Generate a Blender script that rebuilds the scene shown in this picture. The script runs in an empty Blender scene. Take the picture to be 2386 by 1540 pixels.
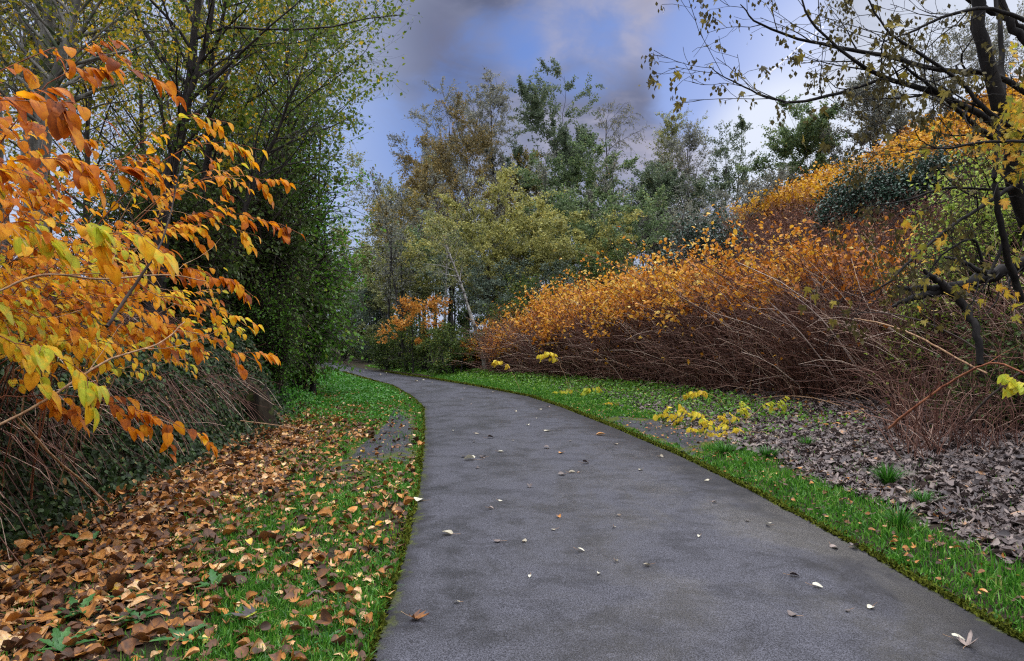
import bpy, math, random
import numpy as np
from mathutils import Vector

# ------------------------------------------------------------------ camera
sc = bpy.context.scene
CX, HY, FD, CAMZ = 1193.0, 790.0, 1704.0, 1.6      # picture width 2386 units
cam_d = bpy.data.cameras.new('camera'); cam = bpy.data.objects.new('camera', cam_d)
sc.collection.objects.link(cam); sc.camera = cam
cam.location = (0, 0, CAMZ); cam.rotation_euler = (math.radians(90), 0, 0)
cam_d.sensor_width = 36; cam_d.lens = 36*FD/2386; cam_d.shift_y = 20/2386
cam_d.clip_start = 0.05; cam_d.clip_end = 6000

# ------------------------------------------------------------------ light
SUN_AZ, SUN_EL = math.radians(27), math.radians(20)
SUND = np.array([math.sin(SUN_AZ)*math.cos(SUN_EL), math.cos(SUN_AZ)*math.cos(SUN_EL), math.sin(SUN_EL)])
sun_d = bpy.data.lights.new('sun', 'SUN'); sun = bpy.data.objects.new('sun', sun_d)
sc.collection.objects.link(sun)
sun_d.energy = 1.7; sun_d.angle = math.radians(18); sun_d.color = (1, .93, .84)
sun.rotation_euler = Vector(SUND.tolist()).to_track_quat('Z', 'Y').to_euler()
sc.view_settings.view_transform = 'Standard'; sc.view_settings.look = 'None'
sc.view_settings.exposure = 0.0; sc.view_settings.gamma = 1
cy = sc.cycles
cy.max_bounces = 6; cy.diffuse_bounces = 3; cy.glossy_bounces = 2; cy.transmission_bounces = 4
cy.transparent_max_bounces = 4; cy.caustics_reflective = False; cy.caustics_refractive = False
cy.use_denoising = False
cy.filter_width = 1.2

w = bpy.data.worlds.new('World'); sc.world = w; w.use_nodes = True
nt = w.node_tree; nt.nodes.clear()
def N(t, **kw):
    n = nt.nodes.new(t)
    for k, v in kw.items(): setattr(n, k, v)
    return n
def L(a, b): nt.links.new(a, b)
def val(x):
    n = N('ShaderNodeValue'); n.outputs[0].default_value = x; return n.outputs[0]
def mth(op, a, b=None, c=None, clamp=False):
    n = N('ShaderNodeMath', operation=op, use_clamp=clamp)
    for i, x in enumerate((a, b, c)):
        if x is None: continue
        if isinstance(x, (int, float)): n.inputs[i].default_value = x
        else: L(x, n.inputs[i])
    return n.outputs[0]
def mixc(f, a, b, bt='MIX'):
    n = N('ShaderNodeMix', data_type='RGBA', blend_type=bt)
    if isinstance(f, (int, float)): n.inputs[0].default_value = f
    else: L(f, n.inputs[0])
    for i, x in ((6, a), (7, b)):
        if isinstance(x, tuple): n.inputs[i].default_value = (*x, 1) if len(x) == 3 else x
        else: L(x, n.inputs[i])
    return n.outputs[2]
def smooth(x, a, b):
    n = N('ShaderNodeMapRange', interpolation_type='SMOOTHSTEP')
    L(x, n.inputs[0]); n.inputs[1].default_value = a; n.inputs[2].default_value = b
    return n.outputs[0]
tc = N('ShaderNodeTexCoord'); dirv = tc.outputs['Generated']
def dirof(px, py):
    v = np.array([(px-CX)/FD, 1, -(py-HY)/FD]); return v/np.linalg.norm(v)
def dot(v):
    n = N('ShaderNodeVectorMath', operation='DOT_PRODUCT'); L(dirv, n.inputs[0]); n.inputs[1].default_value = tuple(v); return n.outputs['Value']
def cone(px, py, deg, inner=0.0):
    return smooth(dot(dirof(px, py)), math.cos(math.radians(deg)), math.cos(math.radians(inner)))
sky = N('ShaderNodeTexSky', sky_type='NISHITA'); sky.sun_disc = False
sky.sun_elevation = SUN_EL; sky.sun_rotation = SUN_AZ; sky.air_density = 1.2; sky.ozone_density = 3
skyc = mixc(1.0, sky.outputs[0], (.075, .085, .11), 'MULTIPLY')
def noise(scale, detail, rough, stretch, dist=0.0, off=(0, 0, 0)):
    mp = N('ShaderNodeMapping'); mp.inputs['Scale'].default_value = (1, 1, stretch); mp.inputs['Location'].default_value = off
    L(dirv, mp.inputs[0]); n = N('ShaderNodeTexNoise'); L(mp.outputs[0], n.inputs['Vector'])
    n.inputs['Scale'].default_value = scale; n.inputs['Detail'].default_value = detail
    n.inputs['Roughness'].default_value = rough; n.inputs['Distortion'].default_value = dist
    return n.outputs[0]
n1 = noise(3.2, 5, .5, 2.2, .3); n2 = noise(5.5, 6, .55, 2.0, .4, (3, 1, 2)); n3 = noise(1.6, 3, .5, 1.8, .2, (7, 2, 5))
# places where the cloud opens to blue
def opening(px, py, deg, amt): return mth('MULTIPLY', cone(px, py, deg), amt)
op = opening(1735, 120, 8.0, .56)
for o_ in ((1360, 60, 7, .32), (850, 430, 10, .42), (1120, 170, 6, .22), (1620, 280, 5, .2), (1700, 20, 6, .15), (1180, 60, 4, .12)):
    op = mth('ADD', op, opening(*o_))
wsp = noise(11, 6, .6, 1.6, .6, (1, 5, 2))
cl = smooth(mth('SUBTRACT', mth('ADD', mth('ADD', mth('MULTIPLY', n2, .55), mth('MULTIPLY', wsp, .36)), .20), op), .20, .56)
blue = mixc(.7, skyc, (.10, .21, .62))
grey = mixc(smooth(n1, .42, .58), (.10, .13, .22), (.30, .34, .47))
grey = mixc(mth('MULTIPLY', smooth(wsp, .42, .60), .5), grey, (.36, .38, .53))
pink = mixc(smooth(n2, .38, .60), (.19, .21, .33), (.50, .48, .60))
grey = mixc(mth('MULTIPLY', cone(1520, 220, 15), .8), grey, pink)
grey = mixc(mth('MULTIPLY', cone(960, 180, 7), .7), grey, (.10, .115, .22))
grey = mixc(mth('MULTIPLY', cone(1100, 10, 6), .5), grey, (.14, .15, .25))
col = mixc(cl, blue, grey)
# bright thin cloud where the sun stands behind the hill, and low over the horizon
glow = mth('MULTIPLY', smooth(dot(dirof(2400, 300)), math.cos(math.radians(20)), math.cos(math.radians(6))), mth('ADD', mth('MULTIPLY', n2, .9), .35))
glow = mth('ADD', glow, mth('MULTIPLY', cone(1800, 355, 6.5, 1), .95), clamp=True)
col = mixc(mth('MULTIPLY', cone(230, 230, 24, 8), .75), col, (.58, .68, .95))
col = mixc(glow, col, (.80, .86, 1.0))
sep = N('ShaderNodeSeparateXYZ'); L(dirv, sep.inputs[0])
low = smooth(mth('ABSOLUTE', sep.outputs[2]), .27, .02)
col = mixc(mth('MULTIPLY', low, .75), col, (.60, .68, .88))
# overcast sky: brighter towards the zenith and behind the viewer
zen = smooth(sep.outputs[2], .46, .95)
col = mixc(zen, col, (5.0, 5.1, 5.4))
bh = smooth(mth('MULTIPLY', sep.outputs[1], -1.0), -.1, .6)
col = mixc(mth('MULTIPLY', mth('MULTIPLY', bh, mth('SUBTRACT', 1.0, zen)), .9), col, (.8, .83, .92))
bg = N('ShaderNodeBackground'); L(col, bg.inputs[0]); bg.inputs[1].default_value = 1.0
wo = N('ShaderNodeOutputWorld'); L(bg.outputs[0], wo.inputs[0])

# ------------------------------------------------------------------ helpers
def W(px, py, Y): return np.array([(px-CX)/FD*Y, Y, CAMZ-(py-HY)/FD*Y])
PATH = np.array([  # y, left x, right x
 (-4, .1, 2.9), (0, -.35, 2.85), (2, -.58, 2.8), (3.6, -.73, 2.76), (4.5, -.78, 2.73), (5.7, -.85, 2.70), (7.6, -1.01, 2.58), (9.9, -1.25, 2.37),
 (13, -1.60, 1.93), (17, -2.10, 1.25), (20.2, -2.82, .55), (24.8, -4.10, -1.2), (29.6, -6.0, -3.35), (35, -8.1, -6.0), (41, -10.5, -8.6),
 (47, -13.2, -10.9), (55, -18, -15.2), (70, -29, -25), (100, -55, -50)])
xL = lambda y: np.interp(y, PATH[:, 0], PATH[:, 1]); xR = lambda y: np.interp(y, PATH[:, 0], PATH[:, 2])
BANK = np.array([(-5, -3.2), (0, -3.35), (5.4, -3.7), (6.8, -3.95), (9.4, -4.05), (14.3, -4.6), (19.5, -5.7), (25, -7.4), (30, -9.3), (39, -12.2), (50, -18), (70, -32), (100, -58)])
xB = lambda y: np.interp(y, BANK[:, 0], BANK[:, 1])
def sst(x, a, b):
    t = np.clip((x-a)/(b-a), 0, 1); return t*t*(3-2*t)
def wav(x, y, s=1.0):
    return (np.sin(x*1.7*s+.3)*np.cos(y*1.3*s+1.1)+.5*np.sin(x*3.9*s+y*2.3*s)+.3*np.sin(y*6.1*s-x*4.7*s))/1.8
def H(x, y):
    x = np.asarray(x, float); y = np.asarray(y, float)
    dr = (x-xR(y))*np.interp(y, [0, 18, 25, 40, 60], [1, .97, .9, .88, .85])
    right = np.interp(dr, [0, 1, 2.5, 4.5, 8, 12, 18.5, 29, 45, 70, 200], [0, .03, .18, .55, 1.5, 3.6, 7.3, 12.8, 18, 20, 14])
    right = right*(1-.85*sst(y, 38, 64))*(.55+.45*sst(x, -4, 6)*1.0+.45*(1-sst(y, 15, 28))*(1-sst(x, -4, 6)))
    dl = (xB(y)-x)*np.interp(y, [0, 18, 25, 40, 60], [1, .97, .92, .9, .85])
    fade = 1-.75*sst(y, 30, 60)
    left = (1.15*sst(dl, 0, .55)+np.interp(dl, [0, .5, 3, 8, 20, 60], [0, .05, .9, 1.9, 3.0, 3.5]))*fade
    left = left+.16*wav(x*2, y*2)*sst(dl, .1, .6)
    verge = .05*sst(xL(y)-x, .02, .5)+.05*sst(x-xR(y), .02, .5)
    bump = .02*wav(x*2, y*2)*sst(np.maximum(xL(y)-x, x-xR(y)), .1, .8)+.12*wav(x*.8, y*.8)*sst(dr, 3, 7)+.45*wav(x*.28+1, y*.24)*sst(dr, 8, 14)
    path = (x > xL(y)-.02) & (x < xR(y)+.02)
    h = np.where(x < xB(y), left, 0)+np.where(x > xR(y), right, 0)+verge+bump
    return np.where(path, -.03, h)
def hit(px, py, y0=3.0, y1=90.0):
    ys = np.linspace(y0, y1, 3000); x = (px-CX)/FD*ys; z = CAMZ-(py-HY)/FD*ys
    b = np.nonzero(z < H(x, ys))[0]
    i = b[0] if len(b) else len(ys)-1
    return float(x[i]), float(ys[i]), float(H(x[i], ys[i]))
def nrm(a): return a/(np.linalg.norm(a, axis=-1, keepdims=True)+1e-9)

def tag(o, label=None, cat=None, group=None, kind=None):
    if label: o['label'] = label
    if cat: o['category'] = cat
    if group: o['group'] = group
    if kind: o['kind'] = kind
    return o
def empty(name, loc, label=None, cat=None, group=None, kind=None):
    o = bpy.data.objects.new(name, None); sc.collection.objects.link(o)
    o.location = tuple(float(v) for v in loc); o.empty_display_size = .2
    return tag(o, label, cat, group, kind)
def mk(name, V, F, mat, parent=None, attrs=None, smooth_=False):
    V = np.asarray(V, np.float32)
    if parent is not None: V = V-np.array(parent.location, np.float32)
    me = bpy.data.meshes.new(name)
    me.vertices.add(len(V)); me.vertices.foreach_set('co', V.ravel())
    F = np.asarray(F, np.int32); m, k = F.shape
    me.loops.add(m*k); me.loops.foreach_set('vertex_index', F.ravel())
    me.polygons.add(m); me.polygons.foreach_set('loop_start', np.arange(0, m*k, k, dtype=np.int32))
    if smooth_: me.polygons.foreach_set('use_smooth', np.ones(m, bool))
    me.update(calc_edges=True)
    for an, av in (attrs or {}).items():
        a = me.attributes.new(an, 'FLOAT', 'POINT'); a.data.foreach_set('value', np.asarray(av, np.float32))
    me.materials.append(mat)
    o = bpy.data.objects.new(name, me); sc.collection.objects.link(o)
    if parent is not None: o.parent = parent
    return o
def tubes(P, R, s=4):
    m, k, _ = P.shape
    T = np.empty_like(P); T[:, 1:-1] = P[:, 2:]-P[:, :-2]; T[:, 0] = P[:, 1]-P[:, 0]; T[:, -1] = P[:, -1]-P[:, -2]
    T = nrm(T); ref = np.where(np.abs(T[:, :1, 2:3]) > .8, np.array([1., 0, 0]), np.array([0, 0, 1.]))
    ref = np.broadcast_to(ref, P.shape)
    A = nrm(np.cross(T, ref)); B = np.cross(T, A)
    th = np.arange(s)*2*math.pi/s
    V = P[:, :, None]+R[:, :, None, None]*(A[:, :, None]*np.cos(th)[:, None]+B[:, :, None]*np.sin(th)[:, None])
    i = np.arange(k-1)[:, None]*s; j = np.arange(s)[None]; j2 = (j+1) % s
    q = np.stack([i+j, i+j2, i+s+j2, i+s+j], -1).reshape(-1, 4)
    F = (q[None]+(np.arange(m)*k*s)[:, None, None]).reshape(-1, 4)
    return V.reshape(-1, 3), F
def merge(parts):
    Vs, Fs, o = [], [], 0
    for V, F in parts: Vs.append(V); Fs.append(F+o); o += len(V)
    return np.concatenate(Vs), np.concatenate(Fs)
def interp(P, R, idx, t):
    k = P.shape[1]; f = t*(k-1); i = np.minimum(f.astype(int), k-2); u = (f-i)[:, None]
    pos = P[idx, i]*(1-u)+P[idx, i+1]*u; tan = nrm(P[idx, i+1]-P[idx, i])
    r = R[idx, i]*(1-u[:, 0])+R[idx, i+1]*u[:, 0]
    return pos, tan, r
UPV = np.array([0, 0, 1.])
def grow(rng, P, R, n, t0, t1, a0, a1, Lf, kc, up, wig, rf, tip=.25, bias=None):
    m = len(P); idx = np.repeat(np.arange(m), n)
    t = (np.tile(np.arange(n), m)+rng.random(m*n))/n*(t1-t0)+t0
    pos, tan, r = interp(P, R, idx, t)
    v = rng.normal(size=(m*n, 3))
    if bias is not None: v = v+bias
    v = nrm(v-(v*tan).sum(-1, keepdims=True)*tan)
    a = rng.uniform(a0, a1, m*n)[:, None]; d = np.cos(a)*tan+np.sin(a)*v
    Ln = Lf(t, idx)*rng.uniform(.65, 1.25, m*n); pts = [pos]
    for j in range(kc-1):
        d = nrm(d+UPV*up/kc+wig*rng.normal(size=d.shape)); pts.append(pts[-1]+d*(Ln/(kc-1))[:, None])
    return np.stack(pts, 1), np.maximum(r*rf, .0015)[:, None]*np.linspace(1, tip, kc)[None]
# leaf templates: vertices (x across, y along, z normal), triangles, edge value
def T_(v, f, e): return np.array(v, float), np.array(f, int), np.array(e, float)
RH = T_([(0, 0, 0), (.34, .5, .07), (0, 1, 0), (-.34, .5, .07)], [(0, 1, 2), (0, 2, 3)], [0, .8, .6, .8])
def knot(fold=.12, droop=.18, curl=0.0):
    mid = [(0, 0, 0), (0, .33, .0), (0, .68, -droop*.35), (0, 1.05, -droop)]
    sd = [(.24, .0, fold*.6), (.40, .26, fold), (.40, .56, fold*.8-droop*.2), (.22, .88, fold*.3-droop*.7)]
    v = mid+[(x, y, z+curl*x*x*4) for x, y, z in sd]+[(-x, y, z+curl*x*x*4) for x, y, z in sd]
    f = []
    for o, s in ((4, 1), (8, -1)):
        tr = [(0, o, o+1), (0, o+1, 1), (1, o+1, o+2), (1, o+2, 2), (2, o+2, o+3), (2, o+3, 3)]
        f += [t if s > 0 else t[::-1] for t in tr]
    return T_(v, f, [0, 0, .1, .9]+[1, .8, .8, 1]*2)
K1 = knot(); K2 = knot(.05, .3); K3 = knot(.25, .1)
for _k in (K1, K2, K3): _k[0][:, 0] *= .86
LC = [knot(.06, -.15, .3), knot(-.1, .2, -.2), knot(.18, .15, .2), knot(.03, -.08, -.3)]
LU = [knot(.25, -.3, .6), knot(-.3, .4, -.5)]
def maple(curl=.15):
    pr = [(-8, .30), (12, .62), (22, .38), (38, .80), (50, .52), (60, .70), (72, .42), (82, .95), (90, 1.1)]
    right = [(r*math.cos(math.radians(a)), r*math.sin(math.radians(a))+.1) for a, r in pr]
    left = [(-x, y) for x, y in right[-2::-1]]
    rim = right+left
    v = [(0, .12, 0)]+[(x*.8, y, curl*(x*x*1.2+(y-.4)**2)) for x, y in rim]
    n = len(rim); f = [(0, i, i+1) for i in range(1, n)]
    return T_(v, f, [0]+[1]*n)
MP = maple(); MPC = [maple(.5), maple(-.35), maple(.15), maple(.8)]
def scatter(T, pos, A, Nn, S, rnd):
    V0, F0, E0 = T; A = nrm(A); B = nrm(np.cross(A, Nn)); Nn = np.cross(B, A)
    S = np.asarray(S)[:, None, None]
    V = pos[:, None]+S*(V0[None, :, 0:1]*B[:, None]+V0[None, :, 1:2]*A[:, None]+V0[None, :, 2:3]*Nn[:, None])
    n = len(V0); m = len(pos)
    F = (F0[None]+(np.arange(m)*n)[:, None, None]).reshape(-1, 3)
    return V.reshape(-1, 3), F, np.repeat(rnd, n), np.tile(E0, m)
def leaves(name, Ts, pos, A, Nn, S, rnd, mat, parent=None, rng=None):
    if not isinstance(Ts, list): Ts = [Ts]
    Vs, Fs, R_, E_, o = [], [], [], [], 0
    for i, T in enumerate(Ts):
        sl = slice(i, None, len(Ts))
        V, F, r, e = scatter(T, pos[sl], A[sl], Nn[sl], np.asarray(S)[sl], rnd[sl])
        Vs.append(V); Fs.append(F+o); R_.append(r); E_.append(e); o += len(V)
    return mk(name, np.concatenate(Vs), np.concatenate(Fs), mat, parent, {'rnd': np.concatenate(R_), 'edge': np.concatenate(E_)})

# ------------------------------------------------------------------ materials
class MB:
    def __init__(s, name):
        global nt
        s.m = bpy.data.materials.new(name); s.m.use_nodes = True; nt = s.m.node_tree; nt.nodes.clear()
        s.out = N('ShaderNodeOutputMaterial')
def attr(name):
    n = N('ShaderNodeAttribute'); n.attribute_name = name; return n.outputs['Fac']
def ramp(f, stops, interp_='LINEAR'):
    n = N('ShaderNodeValToRGB'); n.color_ramp.interpolation = interp_
    el = n.color_ramp.elements
    while len(el) < len(stops): el.new(.5)
    for e, (p, c) in zip(el, stops): e.position = p; e.color = (*c, 1)
    L(f, n.inputs[0]); return n.outputs[0]
def tex(scale, detail=4, rough=.55, coord='Object', stretch=(1, 1, 1), dist=0):
    t = N('ShaderNodeTexCoord'); mp = N('ShaderNodeMapping'); mp.inputs['Scale'].default_value = stretch
    L(t.outputs[coord], mp.inputs[0]); n = N('ShaderNodeTexNoise'); L(mp.outputs[0], n.inputs['Vector'])
    n.inputs['Scale'].default_value = scale; n.inputs['Detail'].default_value = detail; n.inputs['Roughness'].default_value = rough
    n.inputs['Distortion'].default_value = dist
    return n.outputs[0]
def princ(colr, rough=.6, spec=.3, normal=None):
    p = N('ShaderNodeBsdfPrincipled')
    if isinstance(colr, tuple): p.inputs['Base Color'].default_value = (*colr, 1)
    else: L(colr, p.inputs['Base Color'])
    if isinstance(rough, (int, float)): p.inputs['Roughness'].default_value = rough
    else: L(rough, p.inputs['Roughness'])
    p.inputs['Specular IOR Level'].default_value = spec
    if normal is not None: L(normal, p.inputs['Normal'])
    return p
def bump(h, strength=.5, dist=.02):
    b = N('ShaderNodeBump'); L(h, b.inputs['Height']); b.inputs['Strength'].default_value = strength; b.inputs['Distance'].default_value = dist
    return b.outputs[0]
def leafmat(name, stops, rim=None, rimf=.5, transl=.45, rough=.55, spec=.25, spots=True):
    b = MB(name)
    c = ramp(mth('ADD', attr('rnd'), mth('MULTIPLY', mth('SUBTRACT', tex(17, 3, .6), .5), .9)) if spots else attr('rnd'), stops)
    if spots:
        s = smooth(tex(28, 4, .6), .42, .66)
        c = mixc(mth('MULTIPLY', s, .35), c, mixc(1.0, c, (.45, .38, .35), 'MULTIPLY'))
    if rim: c = mixc(smooth(attr('edge'), .085, .0), c, mixc(1.0, c, (.55, .45, .4), 'MULTIPLY'))
    if rim: c = mixc(mth('MULTIPLY', mth('POWER', attr('edge'), 3.0), rimf), c, rim)
    p = princ(c, rough, spec); tr = N('ShaderNodeBsdfTranslucent'); L(c, tr.inputs[0])
    mx = N('ShaderNodeMixShader'); mx.inputs[0].default_value = transl
    L(p.outputs[0], mx.inputs[1]); L(tr.outputs[0], mx.inputs[2]); L(mx.outputs[0], b.out.inputs[0])
    return b.m
def barkmat(name, a, b_, scale=9, stretch=(1, 1, .25), c3=None, rough=.85):
    b = MB(name); f = tex(scale, 5, .6, stretch=stretch)
    c = mixc(smooth(f, .35, .65), a, b_)
    if c3: c = mixc(smooth(tex(3.2, 4, .6), .52, .62), c, c3)
    p = princ(c, rough, .2, bump(f, .6, .03)); L(p.outputs[0], b.out.inputs[0]); return b.m
M = {}
M['bark_grey'] = barkmat('bark_grey', (.10, .095, .085), (.23, .22, .20), c3=(.07, .09, .05))
M['bark_dark'] = barkmat('bark_dark', (.022, .018, .018), (.06, .052, .05))
M['bark_far'] = barkmat('bark_far', (.022, .02, .02), (.065, .06, .06))
M['bark_black'] = barkmat('bark_black', (.007, .006, .006), (.024, .021, .02))
M['bark_birch'] = barkmat('bark_birch', (.20, .19, .18), (.45, .43, .41), 6, (.6, .6, 2.5), c3=(.06, .055, .05))
M['cane_tan'] = barkmat('cane_tan', (.24, .13, .07), (.42, .27, .16), 20)
M['cane_red'] = barkmat('cane_red', (.16, .05, .028), (.30, .12, .06), 20)
M['cane_grey'] = barkmat('cane_grey', (.20, .14, .12), (.40, .31, .27), 14)
M['twig_dark'] = barkmat('twig_dark', (.03, .022, .02), (.08, .06, .05), 20)
def stemmix(name, stops):
    b = MB(name); c = ramp(attr('rnd'), stops)
    c = mixc(mth('MULTIPLY', smooth(tex(12), .4, .65), .4), c, mixc(1.0, c, (.4, .4, .4), 'MULTIPLY'))
    p = princ(c, .65, .3); L(p.outputs[0], b.out.inputs[0]); return b.m
M['stems'] = stemmix('thicket_stems', [(0, (.06, .025, .02)), (.4, (.14, .06, .04)), (.6, (.24, .12, .085)), (.8, (.48, .33, .25)), (1, (.72, .58, .48))])
ORANGE = [(0, (.20, .05, .01)), (.22, (.50, .13, .008)), (.45, (.70, .25, .008)), (.68, (.80, .38, .012)), (.88, (.84, .55, .03)), (1, (.50, .55, .04))]
M['knot_near'] = leafmat('knot_near', ORANGE, (.40, .09, .01), .45, .5, .5, .12)
M['knot_mid'] = leafmat('knot_mid', [(0, (.20, .07, .02)), (.25, (.50, .16, .015)), (.55, (.72, .32, .02)), (.8, (.84, .50, .05)), (1, (.88, .68, .20))], (.35, .1, .02), .4, .4)
M['knot_hill'] = leafmat('knot_hill', [(0, (.18, .07, .02)), (.3, (.42, .17, .015)), (.7, (.62, .32, .015)), (1, (.75, .46, .03))], None, 0, .35)
M['knot_brown'] = leafmat('knot_brown', [(0, (.06, .02, .012)), (.5, (.19, .06, .025)), (.85, (.34, .12, .04)), (1, (.6, .30, .08))], None, 0, .2)
M['yellow'] = leafmat('yellow_leaf', [(0, (.72, .50, .05)), (.7, (.85, .72, .06)), (1, (.55, .65, .08))], (.6, .3, .05), .3, .4)
M['limeleaf'] = leafmat('lime_leaf', [(0, (.07, .13, .02)), (.35, (.26, .38, .05)), (.7, (.52, .58, .12)), (1, (.70, .60, .14))], None, 0, .45)
M['ivy'] = leafmat('ivy_leaf', [(0, (.008, .014, .006)), (.45, (.02, .04, .012)), (.8, (.05, .10, .025)), (.9, (.09, .15, .04)), (.95, (.25, .13, .05)), (1, (.42, .24, .09))], None, 0, .15, .55, .2)
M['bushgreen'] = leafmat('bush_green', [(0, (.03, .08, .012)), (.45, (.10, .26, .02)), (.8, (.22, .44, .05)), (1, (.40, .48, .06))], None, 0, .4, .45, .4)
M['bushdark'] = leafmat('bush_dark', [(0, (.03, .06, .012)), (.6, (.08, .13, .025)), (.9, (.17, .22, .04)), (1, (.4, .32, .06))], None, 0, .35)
M['evergreen'] = leafmat('evergreen', [(0, (.012, .035, .022)), (.6, (.03, .085, .05)), (1, (.09, .17, .11))], None, 0, .12, .35, .6)
M['vivid'] = leafmat('vivid_green', [(0, (.03, .13, .015)), (.6, (.06, .25, .02)), (1, (.16, .40, .05))], None, 0, .4, .45, .4)
M['grass'] = leafmat('grass_blade', [(0, (.015, .06, .008)), (.4, (.045, .17, .015)), (.75, (.12, .31, .03)), (.93, (.24, .42, .07)), (1, (.46, .42, .16))], None, 0, .35, .45, .4, spots=False)
M['maple'] = leafmat('maple_leaf', [(0, (.14, .20, .03)), (.3, (.36, .36, .04)), (.65, (.68, .48, .04)), (1, (.74, .36, .04))], (.25, .1, .02), .5, .45)
M['mapledark'] = leafmat('maple_dark', [(0, (.06, .05, .02)), (.5, (.16, .13, .03)), (1, (.42, .33, .05))], None, 0, .35)
M['litter_warm'] = leafmat('litter_warm', [(0, (.05, .03, .02)), (.25, (.13, .06, .03)), (.45, (.32, .13, .03)), (.62, (.52, .22, .04)), (.8, (.60, .36, .17)), (.92, (.72, .52, .30)), (1, (.75, .50, .08))], (.12, .05, .03), .45, .12, .6, .3)
M['litter_grey'] = leafmat('litter_grey', [(0, (.04, .032, .035)), (.35, (.11, .085, .08)), (.65, (.19, .145, .13)), (.9, (.33, .26, .22)), (1, (.42, .22, .10))], (.07, .05, .05), .4, .1, .55, .35)
def pal(name, stops, tr=.4): M[name] = leafmat(name, stops, None, 0, tr, .55, .3, spots=False)
pal('t_yel', [(0, (.10, .12, .02)), (.4, (.28, .25, .03)), (.8, (.50, .37, .05)), (1, (.60, .36, .06))])
pal('t_lefty', [(0, (.06, .10, .012)), (.35, (.18, .20, .02)), (.65, (.46, .35, .02)), (1, (.72, .38, .02))], .55)
pal('t_gy', [(0, (.035, .07, .012)), (.5, (.09, .15, .02)), (.85, (.26, .27, .03)), (1, (.50, .36, .04))], .5)
pal('t_olive', [(0, (.07, .08, .03)), (.5, (.20, .22, .08)), (.9, (.42, .42, .15)), (1, (.5, .38, .1))])
pal('t_willow', [(0, (.09, .10, .035)), (.5, (.28, .28, .08)), (.85, (.50, .47, .14)), (1, (.58, .46, .10))])
pal('t_green', [(0, (.035, .06, .025)), (.5, (.11, .17, .07)), (.9, (.25, .33, .13)), (1, (.34, .32, .10))])
pal('t_dkgreen', [(0, (.04, .06, .035)), (.5, (.10, .14, .08)), (.9, (.18, .23, .13)), (1, (.28, .28, .12))])
pal('t_grey', [(0, (.08, .08, .075)), (.5, (.17, .18, .15)), (.9, (.28, .28, .20)), (1, (.38, .28, .12))])
pal('t_ochre', [(0, (.07, .06, .03)), (.5, (.18, .145, .06)), (.9, (.32, .24, .08)), (1, (.48, .27, .05))])
pal('t_gold', [(0, (.08, .075, .03)), (.5, (.23, .19, .06)), (.85, (.38, .29, .07)), (1, (.52, .33, .06))])
pal('t_orange', [(0, (.35, .14, .03)), (.5, (.62, .28, .05)), (1, (.75, .42, .08))])
pal('t_bluegreen', [(0, (.06, .09, .07)), (.5, (.13, .18, .14)), (1, (.22, .27, .18))])

# asphalt
def asphalt(name, base, moss, mossw, spec):
    b = MB(name); f0 = tex(.75, 5, .65, stretch=(1.3, .8, 1), dist=.6); f1 = tex(2.6, 6, .7, dist=.4); f2 = tex(120, 3, .75); f3 = tex(16, 5, .65); f4 = tex(230, 2, .6)
    sc_ = lambda k: tuple(v*k for v in base)
    c = mixc(smooth(f0, .38, .60), sc_(.55), sc_(1.7)); c = mixc(mth('MULTIPLY', smooth(f1, .38, .66), .6), c, sc_(1.9))
    c = mixc(mth('MULTIPLY', smooth(f1, .52, .36), .5), c, sc_(.4))
    c = mixc(mth('MULTIPLY', smooth(f3, .55, .72), .45), c, sc_(2.6))
    c = mixc(smooth(f2, .40, .62), mixc(1.0, c, (.32, .32, .34), 'MULTIPLY'), mixc(1.0, c, (2.2, 2.2, 2.15), 'MULTIPLY'))
    c = mixc(smooth(f4, .62, .70), c, sc_(5.5))
    e = attr('edge'); er = attr('redge')
    damp = mth('MAXIMUM', smooth(mth('ADD', e, mth('MULTIPLY', f1, .35)), .42, .18), smooth(mth('ADD', er, mth('MULTIPLY', f1, .9)), 1.4, .6))
    c = mixc(mth('MULTIPLY', damp, .82), c, (.010, .009, .010))
    mm = smooth(mth('ADD', e, mth('MULTIPLY', f3, .30)), mossw+.17, mossw+.05)
    mm = mth('MULTIPLY', mth('MULTIPLY', mm, smooth(tex(5, 4, .6), .40, .54)), moss)
    c = mixc(mm, c, mixc(smooth(f2, .35, .65), (.022, .030, .004), (.085, .10, .010)))
    p = princ(c, mixc(smooth(f0, .4, .6), (.48, .48, .48), (.8, .8, .8)), spec, bump(mth('ADD', f2, mth('MULTIPLY', f4, .6)), .5, .008))
    L(p.outputs[0], b.out.inputs[0]); return b.m
M['asphalt'] = asphalt('asphalt', (.024, .024, .030), 1.0, .10, .2)
M['pad'] = asphalt('pad_asphalt', (.022, .022, .025), 1.0, .55, .12)
def soil():
    b = MB('soil'); f = tex(1.2, 6, .6); f2 = tex(25, 5, .65)
    c = mixc(smooth(f2, .35, .65), (.015, .011, .008), (.06, .042, .028))
    c = mixc(mth('MULTIPLY', smooth(f, .5, .62), .75), c, (.03, .048, .010))
    p = princ(c, .9, .15, bump(f2, 1, .05)); L(p.outputs[0], b.out.inputs[0]); return b.m
M['soil'] = soil()
def mossm():
    b = MB('moss'); f2 = tex(60, 5, .7)
    c = mixc(smooth(f2, .35, .65), (.035, .05, .006), (.17, .19, .02))
    p = princ(c, .95, .1, bump(f2, 1, .03)); L(p.outputs[0], b.out.inputs[0]); return b.m
M['moss'] = mossm()

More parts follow.
